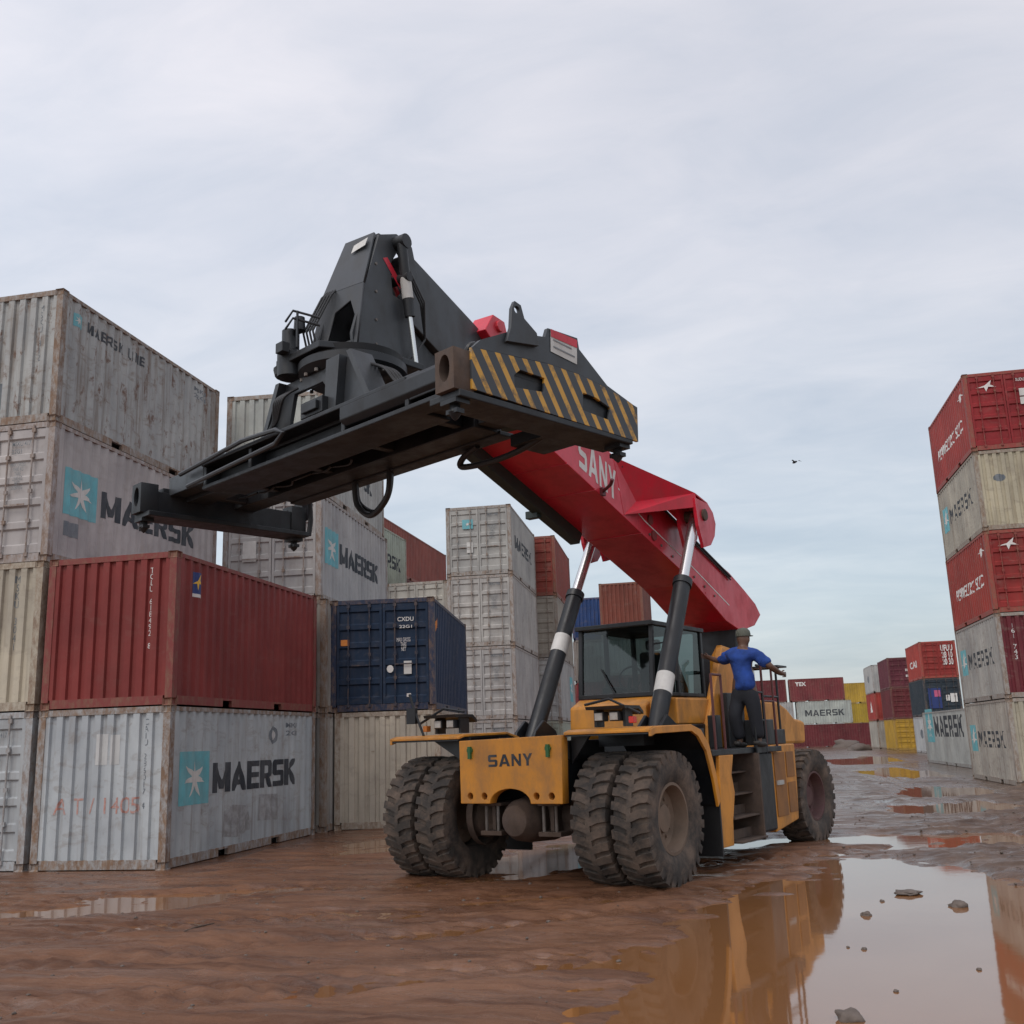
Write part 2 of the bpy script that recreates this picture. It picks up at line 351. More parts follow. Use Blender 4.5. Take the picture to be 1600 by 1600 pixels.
def decal(name, bm, fmap, mat, parent, cuts=None, box=None):
    """bm in unit space -> box (u0,u1,v0,v1) -> cut at profile breaks -> fmap(u,v) 3D point"""
    if box:
        for v in bm.verts: v.co.x = box[0]+v.co.x*(box[1]-box[0]); v.co.y = box[2]+v.co.y*(box[3]-box[2])
    if cuts:
        a = min(v.co.x for v in bm.verts); b = max(v.co.x for v in bm.verts)
        for c in cuts:
            if a < c < b: bmesh.ops.bisect_plane(bm, geom=bm.verts[:]+bm.edges[:]+bm.faces[:], plane_co=(c, 0, 0), plane_no=(1, 0, 0), dist=1e-5)
    bmesh.ops.triangulate(bm, faces=bm.faces[:])
    for v in bm.verts: v.co = fmap(v.co.x, v.co.y)
    me = bpy.data.meshes.new(name); bm.to_mesh(me); bm.free()
    return link(name, me, mat, parent)

# ------------------------------------------------------------------ setting: ground sheet and standing water
CAM = cam.location
def backproj(px, py, z=0.0):
    d = f_*1594.78573 + r2*(px-800) - u2*(py-800); t = (z-CAM.z)/d.z
    return (CAM.x+d.x*t, CAM.y+d.y*t)
# puddle outlines on the ground, in metres (x right, y away)
PUD = [
 [(10.42, 0.9), (9.75, -1.55), (9.27, -2.25), (8.95, -3.3), (8.75, -4.3), (8.5, -5.2), (8.2, -6.4), (8.2, -8.2), (9.0, -9.6), (11.5, -9.8), (13.1, -8.2), (13.2, -5.4), (12.9, -3.6), (12.65, -2.7), (12.1, -1.8), (11.7, -0.9), (11.3, 0.1)],
 [(8.3, 2.1), (8.6, 3.3), (9.6, 4.1), (10.9, 4.3), (12.5, 4.2), (14.6, 3.9), (14.1, 2.8), (12.6, 2.1), (11.4, 1.7), (11.0, 2.4), (10.0, 3.1), (9.2, 2.3)],
 [(12.3, 8.6), (12.6, 11.0), (14.8, 12.2), (15.6, 10.6), (14.9, 9.3), (13.5, 8.4)],
 [(12.9, 15.2), (14.6, 19.0), (16.0, 18.0), (15.4, 14.6), (14.0, 13.9)],
 [(4.9, -0.2), (5.1, 2.0), (6.2, 3.0), (7.3, 2.6), (7.2, 0.6), (6.3, -0.9)],
 [(-0.4, -4.3), (1.0, -3.0), (2.4, -2.3), (3.3, -2.6), (2.9, -3.6), (1.4, -4.6), (0.2, -5.4)],
 [(1.9, 1.7), (1.7, 4.2), (2.8, 5.4), (3.6, 4.2), (3.2, 2.2)],
 [(14.5, 27), (14.2, 34), (16.2, 36), (17.3, 30), (16.6, 25)],
 [(14.0, 43), (14.5, 55), (18, 58), (18.5, 46)],
]
def poly_sd(X, Y, P):
    n = len(P); d = np.full(X.shape, 1e9); ins = np.zeros(X.shape, bool)
    for i in range(n):
        ax, ay = P[i]; bx, by = P[(i+1) % n]; ex, ey = bx-ax, by-ay
        wx, wy = X-ax, Y-ay; t = np.clip((wx*ex+wy*ey)/(ex*ex+ey*ey), 0, 1)
        d = np.minimum(d, np.hypot(wx-ex*t, wy-ey*t))
        c = ((ay > Y) != (by > Y)); xi = ax + (Y-ay)*ex/(ey if ey else 1e-9)
        ins ^= c & (X < xi)
    return np.where(ins, -d, d)
def vnoise(X, Y, seed, sc):
    rng = np.random.RandomState(seed); T = rng.rand(256, 256)
    x = X*sc+seed*13.7; y = Y*sc+seed*7.3; xi = np.floor(x).astype(int); yi = np.floor(y).astype(int); fx = x-xi; fy = y-yi
    fx = fx*fx*(3-2*fx); fy = fy*fy*(3-2*fy); g = lambda a, b: T[a % 256, b % 256]
    return (g(xi, yi)*(1-fx)+g(xi+1, yi)*fx)*(1-fy) + (g(xi, yi+1)*(1-fx)+g(xi+1, yi+1)*fx)*fy - 0.5
def axis_pts(a, b, step, far, lo):
    m = list(np.arange(a, b, step)); s = step; up = []; p = b
    while p < far: up.append(p); s *= 1.09; p += s
    up.append(far); s = step; dn = []; p = a-step
    while p > lo: dn.append(p); s *= 1.12; p -= s
    dn.append(lo)
    return np.array(dn[::-1]+m+up)
gx = axis_pts(-5, 16, 0.05, 900, -900); gy = axis_pts(-13.0, 5, 0.045, 1500, -300)
GX, GY = np.meshgrid(gx, gy)
H = np.zeros(GX.shape)
wx_ = GX + 0.5*vnoise(GX, GY, 3, 0.7); wy_ = GY + 0.5*vnoise(GX, GY, 4, 0.7)
for sd_, sc, am in ((1, 0.35, 0.035), (2, 1.1, 0.03), (5, 3.1, 0.018), (6, 8.0, 0.009)): H += am*vnoise(wx_, wy_, sd_, sc)
# tyre ruts: long shallow ridges running from the lower left to the upper right
ra = R(24); U = wx_*math.cos(ra)+wy_*math.sin(ra); Vv = -wx_*math.sin(ra)+wy_*math.cos(ra)
rut = vnoise(U*0.22, Vv*1.0, 8, 2.6)*0.050 + vnoise(U*0.3, Vv, 9, 7.0)*0.022
near = np.clip((7-GY)/6, 0, 1)*np.clip((12.5-GX)/3, 0.25, 1)
H += rut*(0.35+0.65*near)
clod = np.clip((GX-10.4)/2.2, 0, 1)*np.clip((GY+6)/4, 0, 1)*np.clip((45-GY)/20, 0, 1)
H += clod*(np.clip(vnoise(wx_, wy_, 11, 2.6)+0.02, 0, 1)*0.12 + np.clip(vnoise(GX, GY, 12, 6.5), 0, 1)*0.07 + vnoise(GX, GY, 44, 14.0)*0.022)
# tyre prints: three passes with pressed lug bars
for vc, hw in ((-3.3, 0.42), (-6.1, 0.42), (-8.9, 0.40), (-7.3, 0.3)):
    dd = Vv - vc - 0.25*np.sin(U*0.35+vc); band = np.clip((hw-np.abs(dd))/0.10, 0, 1)
    lug = np.clip(np.sin((U+0.55*np.abs(dd)*1.0)*2*np.pi/0.30)*1.8, -1, 1)
    H += band*(-0.016+0.017*lug*(0.6+0.8*vnoise(GX, GY, 17, 0.8))) + np.clip(1-np.abs(np.abs(dd)-hw-0.06)/0.09, 0, 1)*0.014
fg = np.clip((3-GY)/4, 0, 1)
H += fg*0.010*vnoise(GX, GY, 41, 15.0) + fg*np.clip(vnoise(GX, GY, 42, 6.0)-0.28, 0, 1)*0.10
H -= clod*0.012
H += 0.035
pit = np.zeros(GX.shape)
for k, P in enumerate(PUD):
    s_ = poly_sd(wx_*0.6+GX*0.4, wy_*0.6+GY*0.4, P) + 0.55*vnoise(GX, GY, 20+k, 1.7) + 0.25*vnoise(GX, GY, 30+k, 5)
    pit = np.maximum(pit, np.clip(0.5 - s_/0.7, 0, 1)*(0.62 if k in (5, 6) else 1))
H = H - pit*0.085
H = np.where((GY > 120) | (GY < -60) | (abs(GX) > 200), 0.03, H)
H = np.where(GY > 60, np.maximum(H*0.6, 0.004), H)
# firm pads under containers keep the sheet below their floors
for (x0, x1, y0, y1) in ((-8, 0.4, -0.1, 40), (0.0, 2.8, 7, 14), (-2, 4.8, 20, 60), (17, 20, 18, 44.5), (22, 25, 61, 94), (-12, -3, 6, 50)):
    ins = np.clip(np.minimum(np.minimum(GX-x0, x1-GX), np.minimum(GY-y0, y1-GY))/0.3+1, 0, 1)
    H = H*(1-ins) + np.minimum(H, 0.0)*ins
nx, ny = len(gx), len(gy)
verts = np.stack([GX.ravel(), GY.ravel(), H.ravel()], 1)
i = np.arange(ny-1)[:, None]*nx + np.arange(nx-1)[None, :]
faces = np.stack([i, i+1, i+nx+1, i+nx], 2).reshape(-1, 4)
me = bpy.data.meshes.new('ground'); me.vertices.add(len(verts)); me.vertices.foreach_set('co', verts.ravel())
me.loops.add(faces.size); me.loops.foreach_set('vertex_index', faces.ravel())
me.polygons.add(len(faces)); me.polygons.foreach_set('loop_start', np.arange(0, faces.size, 4)); me.polygons.foreach_set('loop_total', np.full(len(faces), 4))
me.update(); me.validate()
for p in (0,): me.polygons.foreach_set('use_smooth', np.ones(len(faces), bool))
def ground_mat():
    k = NT('wet_brown_mud'); P = k.tc.outputs['Object']
    a = k.noise(k.map((0.35, 0.35, 1), P), 1.0, 6, 0.6, 0.4)
    rt = k.noise(k.map((0.5, 3.2, 1), P, (0, 0, -ra)), 1.1, 7, 0.65, 0.6)
    fine = k.noise(k.map((1, 1, 1), P), 9, 8, 0.75)
    c = k.mix(k.ramp(a, 0.32, 0.68), (0.125, 0.054, 0.027), (0.215, 0.104, 0.058))
    c = k.mix(k.math('MULTIPLY', k.ramp(rt, 0.44, 0.62), 0.85), c, (0.070, 0.026, 0.012))
    c = k.mix(k.math('MULTIPLY', k.ramp(fine, 0.35, 0.75), 0.4), c, (0.22, 0.125, 0.08))
    sx = k.n('ShaderNodeSeparateXYZ'); k.l(P, sx.inputs[0])
    far = k.math('MULTIPLY', k.math('SUBTRACT', sx.outputs[0], 9.5), 0.4, True); fy = k.math('MULTIPLY', k.math('ADD', sx.outputs[1], 5.0), 0.25, True)
    g = k.math('MULTIPLY', far, fy)
    gc = k.mix(k.ramp(k.noise(P, 1.7, 8, 0.7), 0.35, 0.65), (0.048, 0.031, 0.022), (0.150, 0.105, 0.078))
    c = k.mix(k.math('MULTIPLY', g, 0.85), c, gc)
    k.l(c, k.b.inputs['Base Color'])
    wet = k.math('MULTIPLY', k.math('SUBTRACT', 0.050, sx.outputs[2]), 18, True)
    ro = k.math('SUBTRACT', 0.50, k.math('MULTIPLY', wet, 0.36)); ro = k.math('ADD', ro, k.math('MULTIPLY', k.math('SUBTRACT', rt, 0.5), 0.5), True)
    film = k.ramp(k.noise(k.map((0.30, 2.6, 1), P, (0, 0, -ra)), 1.3, 6, 0.6, 0.8), 0.50, 0.60)
    ro = k.math('SUBTRACT', ro, k.math('MULTIPLY', film, 0.22), True); ro = k.math('MAXIMUM', ro, 0.10)
    k.l(ro, k.b.inputs['Roughness']); k.l(k.math('ADD', 0.22, k.math('MULTIPLY', film, 0.48)), k.b.inputs['Specular IOR Level'])
    h = k.math('ADD', k.math('MULTIPLY', fine, 0.5), k.math('ADD', k.math('MULTIPLY', rt, 0.8), k.math('MULTIPLY', k.noise(P, 30, 5, 0.7), 0.25)))
    k.bump(h, 0.65, 0.04)
    return k.m
g_o = link('ground', me, ground_mat()); g_o['kind'] = 'structure'
def water_mat():
    k = NT('muddy_water')
    k.b.inputs['Base Color'].default_value = (0.23, 0.105, 0.042, 1); k.b.inputs['Roughness'].default_value = 0.045
    k.b.inputs['IOR'].default_value = 1.85; k.b.inputs['Specular IOR Level'].default_value = 0.62
    k.bump(k.noise(k.map((1, 1, 1)), 2.4, 4, 0.5), 0.035, 0.02)
    return k.m
w_o = MB().add([(-4, -12.5, 0), (30, -12.5, 0), (30, 62, 0), (-4, 62, 0)], [(0, 1, 2, 3)]).build('puddle_water', water_mat()); w_o['kind'] = 'structure'
w_o.location.z = -0.003

# ------------------------------------------------------------------ shipping containers
CW, CH = 1.219, 2.591
def profile(a, b, period, fo, sl, fi, depth):
    pts = [(a, 0.0)]; n = int((b-a)/period); m = (b-a-n*period)/2; u = a+m
    for k in range(n):
        pts += [(u+fo/2, 0.0), (u+fo/2+sl, depth), (u+fo/2+sl+fi, depth), (u+fo/2+2*sl+fi, 0.0)]; u += period
    pts.append((b, 0.0)); return pts
def prof_side(L): return profile(0.16, L-0.16, 0.278, 0.072, 0.068, 0.070, 0.036)
PROF_END = profile(-CW+0.13, CW-0.13, 0.238, 0.118, 0.020, 0.080, 0.046)
def dep(pr, u):
    for (a, d), (b, e2) in zip(pr, pr[1:]):
        if a <= u <= b: return d+(e2-d)*(u-a)/max(b-a, 1e-9)
    return 0.0
CACHE = {}
def cached(key, fn):
    if key not in CACHE: CACHE[key] = fn()
    return CACHE[key]
def mk(name, mb, mat, bevel=0):
    me = bpy.data.meshes.new(name); me.from_pydata(mb.v, [], mb.f); bm = bmesh.new(); bm.from_mesh(me)
    bmesh.ops.recalc_face_normals(bm, faces=bm.faces[:])
    if bevel: bmesh.ops.bevel(bm, geom=bm.edges[:], offset=bevel, segments=1, affect='EDGES')
    bm.to_mesh(me); bm.free(); me.materials.append(mat); return me
def side_mesh(L, sgn):
    pr = prof_side(L); mb = MB(); v = []; f = []
    for z in (0.16, CH-0.09):
        for u, d in pr: v.append((sgn*(CW-0.012-d), u, z))
    v = [(x, u, z) for x, u, z in v]
    n = len(pr); f = [(i, i+1, n+i+1, n+i) for i in range(n-1)]
    return mk('side_wall', mb.add(v, f), M['cont'])
def end_mesh(L, front):
    v = []; n = len(PROF_END)
    for z in (0.16, CH-0.11):
        for u, d in PROF_END: v.append((u, (0.012+d) if front else L-0.012-d, z))
    return mk('end_wall', MB().add(v, [(i, i+1, n+i+1, n+i) for i in range(n-1)]), M['cont'])
def frame_mesh(L):
    b = MB()
    for sx_ in (-1, 1):
        for (y0, y1) in ((0, 0.15), (L-0.15, L)):
            b.box(min(sx_*CW, sx_*(CW-0.13)), max(sx_*CW, sx_*(CW-0.13)), y0, y1, 0.121, CH-0.121)
        x0, x1 = sorted((sx_*(CW-0.008), sx_*(CW-0.07)))
        b.box(x0, x1, 0.18, L-0.18, CH-0.09, CH-0.02); 
        segs = [0.18, L/2-1.25, L/2-0.9, L/2+0.9, L/2+1.25, L-0.18]      # bottom rail notched by the fork pockets
        for k in range(0, 6, 2): b.box(x0, x1, segs[k], segs[k+1], 0.015, 0.16)
        for k in (1, 3): b.box(x0, x1, segs[k], segs[k+1], 0.125, 0.16)
    for (y0, y1) in ((0.004, 0.09), (L-0.09, L-0.004)):
        b.box(-CW+0.165, CW-0.165, y0, y1, CH-0.112, CH-0.012); b.box(-CW+0.165, CW-0.165, y0, y1, 0.015, 0.16)
    return mk('frame', b, M['frame'])
def casting_mesh():
    b = MB().box(-0.085, 0.085, -0.089, 0.089, 0, 0.118)
    me = mk('corner_casting', b, M['frame'])
    bm = bmesh.new(); bm.from_mesh(me)
    fs = [f for f in bm.faces if abs(f.normal.z) < 0.5]
    r = bmesh.ops.inset_individual(bm, faces=fs, thickness=0.032)
    for f in fs: bmesh.ops.translate(bm, verts=f.verts, vec=-f.normal*0.03)
    bm.to_mesh(me); bm.free(); return me
def door_mesh(side):
    x0, x1 = (-CW+0.14, -0.008) if side < 0 else (0.008, CW-0.14)
    zs = [0.17]; prof = [(0.17, 0.0), (0.27, 0.0)]
    z = 0.27; hh = (CH-0.12-0.10-0.27)/5
    for k in range(5):
        prof += [(z+0.05, 0.0), (z+0.08, 0.035), (z+hh-0.09, 0.035), (z+hh-0.06, 0.0)]; z += hh
    prof += [(CH-0.12, 0.0)]
    b = MB(); e0, e1 = x0+0.06, x1-0.06
    v = [(x, 0.020+d, z) for z, d in prof for x in (e0, e1)]
    b.add(v, [(2*i, 2*i+1, 2*i+3, 2*i+2) for i in range(len(prof)-1)])
    for (a, c) in ((x0, e0), (e1, x1)): b.box(a, c, 0.012, 0.055, 0.165, CH-0.115)
    return mk('door', b, M['cont'])
def bar_mesh(x):
    b = MB().tube([(x, -0.018, 0.1), (x, -0.018, CH-0.06)], 0.016, 8)
    for z in (0.14, 0.75, 1.3, 1.95, CH-0.16): b.box(x-0.035, x+0.035, -0.03, 0.012, z-0.035, z+0.035)
    return mk('locking_bar', b, M['frame'])
def handle_mesh(x, s):
    return mk('door_handle', MB().box(min(x, x+s*0.42), max(x, x+s*0.42), -0.045, -0.034, 1.04, 1.07), M['frame'])
def roof_mesh(L):
    pr = profile(0.1, L-0.1, 0.3, 0.12, 0.03, 0.10, 0.02); v = [(x, u, CH-0.03-d) for x in (-CW+0.05, CW-0.05) for u, d in pr]; n = len(pr)
    return mk('roof', MB().add(v, [(i, i+1, n+i+1, n+i) for i in range(n-1)]), M['cont'])
def floor_mesh(L):
    return mk('floor', MB().box(-CW+0.08, CW-0.08, 0.1, L-0.1, 0.13, 0.158), M['darkwood'])
def inst(name, me, parent, col=None, a=0.5):
    o = bpy.data.objects.new(name, me); COL.objects.link(o); o.parent = parent
    if col:
        if sum(col) > 0.9: col = (col[0]*1.07, col[1]*1.03, col[2]*0.98)
        o.color = (*col, a)
    return o
GREYW = (0.40, 0.415, 0.43); CREAM = (0.47, 0.44, 0.37); WHITE = (0.47, 0.50, 0.53); REDC = (0.215, 0.040, 0.038); BRIGHT = (0.36, 0.050, 0.042)
MAROON = (0.15, 0.030, 0.036); NAVY = (0.017, 0.032, 0.075); BLUE = (0.03, 0.075, 0.22); PALEG = (0.38, 0.43, 0.38); YEL = (0.50, 0.30, 0.04); RUSTR = (0.22, 0.065, 0.045)
def container(x0, y0, tier, col, label, front='wall', L=6.058, rust=0.4, detail=2, logo=None, fcol=None, frust=None, rz=0, yaw=0, group='stacked shipping containers', z=None):
    """x0,y0: left front corner as seen from the camera. detail 2: castings and locking bars, 1: doors only, 0: plain far one"""
    if rz: loc = (x0, y0, tier*CH-CH)
    else: loc = (x0+CW+random.uniform(-.012, .012), y0+random.uniform(-.03, .03), (tier-1)*CH)
    if yaw: loc = (x0+CW*math.cos(yaw), y0+CW*math.sin(yaw), loc[2])
    c = empty('shipping_container', loc, rz+yaw+random.uniform(-.002, .002)); tag(c, label, 'container', group)
    fr = rust if frust is None else frust
    inst('side_wall', cached(('s', L, 1), lambda: side_mesh(L, 1)), c, col, rust)
    inst('side_wall', cached(('s', L, -1), lambda: side_mesh(L, -1)), c, col, rust)
    fc = fcol or col
    inst('frame', cached(('f', L), lambda: frame_mesh(L)), c, tuple(x*0.85 for x in col), fr)
    inst('roof', cached(('r', L), lambda: roof_mesh(L)), c, col, rust)
    inst('floor', cached(('fl', L), lambda: floor_mesh(L)), c)
    inst('end_wall', cached(('e', L, 0), lambda: end_mesh(L, False)), c, col, rust)
    if front == 'door':
        for s in (-1, 1):
            d = inst('door', cached(('d', s), lambda: door_mesh(s)), c, fc, rust)
            if detail >= 1:
                for x in ((0.30, 0.80) if s > 0 else (-0.80, -0.30)):
                    inst('locking_bar', cached(('b', x), lambda: bar_mesh(x)), d, tuple(v*0.8 for v in fc), fr)
            if detail == 2: inst('door_handle', cached(('h', s), lambda: handle_mesh(s*0.30, s)), d, tuple(v*0.8 for v in fc), fr)
    else:
        inst('end_wall', cached(('e', L, 1), lambda: end_mesh(L, True)), c, fc, rust)
    if detail >= 1:
        cm = cached('cast', casting_mesh)
        for sx_ in (-1, 1):
            for y in (0.0855, L-0.0855):
                for zz in (0, CH-0.118):
                    k = inst('corner_casting', cm, c, tuple(x*0.8 for x in col), 0.5+fr*0.35); k.location = (sx_*(CW-0.0825), y, zz)
    for it in (logo or []): it(c, L)
    return c
# markings follow the corrugation
def fmap_side(L, sgn):
    pr = prof_side(L)
    if sgn > 0: return (lambda u, v: Vector((CW-0.012-dep(pr, u)+0.004, u, v))), [a for a, d in pr]
    return (lambda u, v: Vector((-(CW-0.012-dep(pr, L-u)+0.004), L-u, v))), [L-a for a, d in pr]
def fmap_end(): return (lambda u, v: Vector((u, 0.012+dep(PROF_END, u)-0.004, v))), [a for a, d in PROF_END]
def side_text(txt, u0, u1, v0, v1, mat, sgn=1, bold=0.03, shear=0, name='lettering', slope=0.0):
    def go(c, L):
        f, cuts = fmap_side(L, sgn); g = (lambda u, v: f(u, v+slope*(u-u0))) if slope else f
        decal(name, any_bm(txt, bold, shear), g, M[mat], c, cuts, (u0, u1, v0, v1))
    return go
def side_poly(pts, u0, u1, v0, v1, mat, sgn=1, name='logo_panel', lift=0.0):
    def go(c, L):
        f, cuts = fmap_side(L, sgn)
        g = lambda u, v: f(u, v)+Vector((sgn*lift, 0, 0))
        decal(name, poly_bm(pts), g, M[mat], c, cuts, (u0, u1, v0, v1))
    return go
SQ = [(0, 0), (1, 0), (1, 1), (0, 1)]
def star_logo(u0, u1, v0, v1, sgn=1, bgm='cyan'):
    def go(c, L):
        side_poly(SQ, u0, u1, v0, v1, bgm, sgn, 'logo_panel')(c, L)
        side_poly(star_pts(7, 0.40, 0.13), u0, u1, v0, v1, 'white', sgn, 'logo_star', 0.004)(c, L)
    return go
def line_logo(sgn=1, ink='ink', bgm='cyan', k=1.0, v=0.0):
    def go(c, L):
        star_logo(0.42*k, 1.37*k, 0.95*k+v, 1.83*k+v, sgn, bgm)(c, L)
        side_text('MAERSK', 1.55*k, 5.08*k, 1.10*k+v, 1.62*k+v, ink, sgn, 0.035)(c, L)
    return go
def serial(u0, v0, sgn=1, mat='fadedink', s=1.0):
    def go(c, L):
        for j, t in enumerate(('MSKU', '22G1')): side_text(t, u0, u0+0.55*s, v0-j*0.16*s, v0-j*0.16*s+0.10*s, mat, sgn, 0.02)(c, L)
    return go
def end_text(txt, u0, u1, v0, v1, mat, bold=0.02, name='lettering'):
    def go(c, L):
        f, cuts = fmap_end(); decal(name, text_bm(txt, bold), f, M[mat], c, cuts, (u0, u1, v0, v1))
    return go
def end_poly(pts, u0, u1, v0, v1, mat, name='paint_patch'):
    def go(c, L):
        f, cuts = fmap_end(); decal(name, poly_bm(pts), f, M[mat], c, cuts, (u0, u1, v0, v1))
    return go
def door_poly(u0, u1, v0, v1, mat, name='placard', pts=SQ, y=0.006):
    def go(c, L): decal(name, poly_bm(pts), lambda u, v: Vector((u, y, v)), M[mat], c, None, (u0, u1, v0, v1))
    return go
def door_text(txt, u0, u1, v0, v1, mat, y=0.004, bold=0.01):
    def go(c, L): decal('lettering', text_bm(txt, bold), lambda u, v: Vector((u, y, v)), M[mat], c, None, (u0, u1, v0, v1))
    return go
def door_marks(mat='fadedink', s=1):
    return [door_text('MSKU 417', 0.36, 0.74, 2.16, 2.25, mat), door_text('22G1', 0.36, 0.56, 2.02, 2.10, mat),
            door_text('MAX GROSS\n30480 KG\nTARE\n2200 KG\nNET\n28280 KG', 0.36, 0.66, 1.35, 1.85, mat, bold=0.0)]
FLARE = [(0.0, 0.35), (0.45, 0.55), (0.8, 1.0), (0.72, 0.6), (1.0, 0.35), (0.62, 0.42), (0.5, 0.0), (0.42, 0.4)]
STACK = 'shipping containers in the near left stacks'
# --- stack A, nearest the camera
container(-2.44, 0, 1, (0.43, 0.485, 0.53), 'pale blue-grey container with a star panel on the mud, under the nearest red-brown one', rust=0.5, fcol=(0.45, 0.50, 0.55), frust=0.75, group=STACK,
  logo=[line_logo(), side_poly(circle(.5, .5, .5, 14), 3.78, 4.15, 1.92, 2.28, 'fadedink', 1, 'round_emblem'), side_poly(circle(.5, .5, .5, 14), 3.86, 4.07, 2.0, 2.2, 'tarnish', 1, 'round_emblem', 0.004),
        side_poly([(0, .1), (.5, 0), (1, .15), (.95, .9), (.4, 1), (.05, .8)], 1.9, 3.0, 0.28, 0.86, 'grimepatch', 1, 'grime_patch'), side_poly([(0, .1), (1, 0), (.95, .95), (.1, 1)], 3.3, 4.3, 0.45, 0.98, 'grimepatch', 1, 'grime_patch'), serial(4.6, 2.25), end_text('C\nA\nI\nU\n \n2\n8\n6\n0\n1\n7\n \n4', 0.74, 0.83, 0.95, 2.38, 'fadedink', 0.0), end_poly(SQ, -0.12, 0.10, 1.66, 2.16, 'tarnish'), end_poly(SQ, 0.14, 0.32, 1.66, 2.14, 'tarnish'),
        end_text('A T / 1405', -0.85, 0.70, 0.88, 1.14, 'redink', 0.0)])
container(-2.44, 0, 2, (0.235, 0.042, 0.038), 'red-brown corrugated container with a small blue and yellow sticker, second tier of the nearest stack', rust=0.10, frust=0.15, group=STACK,
  logo=[end_text('T\nC\nL\nU\n \n6\n1\n8\n4\n9\n2\n \n8', 0.70, 0.77, 0.95, 2.33, 'whiteink', 0.0), side_poly(SQ, 0.60, 0.92, 1.94, 2.32, 'navy', 1, 'sticker'), side_poly(FLARE, 0.63, 0.89, 2.0, 2.30, 'yelink', 1, 'sticker_emblem', 0.004), side_poly(SQ, 0.60, 0.92, 1.88, 1.94, 'whiteink', 1, 'sticker')])
# --- stack B at the left edge
container(-4.99, -0.02, 1, (0.42, 0.46, 0.50), 'pale grey container with closed doors on the mud at the far left edge', 'door', rust=0.3, group=STACK, logo=door_marks())
container(-4.99, 0.0, 2, CREAM, 'cream corrugated container left of the red-brown one, cut by the left edge', rust=0.42, group=STACK, logo=[end_text('M\nS\nK\nU\n \n3\n0\n4\n1', 0.66, 0.74, 1.05, 2.35, 'fadedink', 0.0)])
container(-4.99, 0.02, 3, (0.425, 0.415, 0.43), 'grey container with doors and large cyan star panel, third tier at the left edge', 'door', rust=0.25, frust=0.5, group=STACK,
  logo=[line_logo(), serial(4.7, 2.2), side_poly(SQ, 0.45, 0.9, 0.55, 0.82, 'fadedink', 1, 'small_print')]+door_marks()+[door_poly(-0.7, -0.3, 2.1, 2.3, 'white')])
container(-5.02, 0.05, 4, (0.40, 0.425, 0.44), 'rust-stained grey container on top of the leftmost stack, small lettering high on its side', rust=0.85, frust=0.75, group=STACK,
  logo=[star_logo(0.40, 0.66, 2.02, 2.28), side_text('MAERSK LINE', 0.80, 2.82, 2.03, 2.24, 'ink', 1, 0.02), serial(4.9, 2.25), end_poly(SQ, -0.45, 0.05, 0.35, 0.85, 'fadedink'), end_text('M\nS\nK\nU\n \n8\n1\n2', 0.74, 0.83, 1.2, 2.3, 'fadedink', 0.0)])
# --- stack D directly behind A, four tiers
G2 = 'shipping containers in the second row of the left side'
container(-2.40, 6.48, 1, (0.36, 0.36, 0.35), 'narrow strip of a dirty grey container, between the nearest stack and the cream one', rust=0.45, frust=0.6, group=G2)
container(-2.40, 6.48, 2, (0.36, 0.35, 0.33), 'narrow strip of a dirty grey container, between the red-brown and the navy container', rust=0.5, frust=0.7, group=G2)
container(-2.60, 6.50, 3, (0.42, 0.425, 0.44), 'grey container with doors and star panel, behind the far end of the lifting frame', 'door', yaw=R(4), rust=0.25, frust=0.45, group=G2, logo=[line_logo(), serial(4.8, .35)]+door_marks()+[door_poly(-0.72, -0.38, 1.0, 1.5, 'white')])
container(-2.60, 6.52, 4, (0.43, 0.45, 0.45), 'pale grey corrugated container, topmost behind the lifting frame', yaw=R(5), rust=0.25, frust=0.6, group=G2, fcol=(0.45, 0.49, 0.48), logo=[side_text('MAERSK', 1.8, 4.7, 1.0, 1.5, 'ink', 1, 0.03)])
container(-5.2, 6.5, 1, MAROON, 'maroon container on the ground hidden in the second row', rust=0.3, detail=0, group=G2)
container(-5.2, 6.5, 2, REDC, 'small glimpse of a red container in the gap beside the leftmost stack', rust=0.3, detail=0, group=G2)
# --- stack C
container(0.08, 6.95, 1, (0.50, 0.47, 0.41), 'cream corrugated container standing on the mud under the navy one', yaw=R(7), rust=0.30, frust=0.45, group=G2)
container(-0.02, 6.93, 2, NAVY, 'navy blue container with doors and white print, on the cream corrugated one', 'door', yaw=R(7.5), rust=0.12, frust=0.15, fcol=(0.014, 0.032, 0.068), group=G2,
  logo=[side_poly(FLARE, 0.12, 0.75, 1.80, 2.20, 'orange', 1, 'logo_emblem'), door_text('CXDU', 0.36, 0.74, 2.04, 2.14, 'whiteink'), door_text('22G1', 0.40, 0.70, 1.88, 1.95, 'whiteink'), door_text('MAX GROSS\nTARE\nNET', 0.34, 0.66, 1.35, 1.66, 'whiteink', bold=0.0),
        door_poly(0.50, 0.68, 0.82, 1.12, 'white'), door_poly(0.10, 0.26, 0.86, 1.04, 'whiteink', pts=circle(.5, .5, .5, 10)), door_poly(-0.98, -0.78, 1.52, 1.66, 'orange'), door_poly(0.56, 0.66, 0.30, 0.38, 'whiteink')])
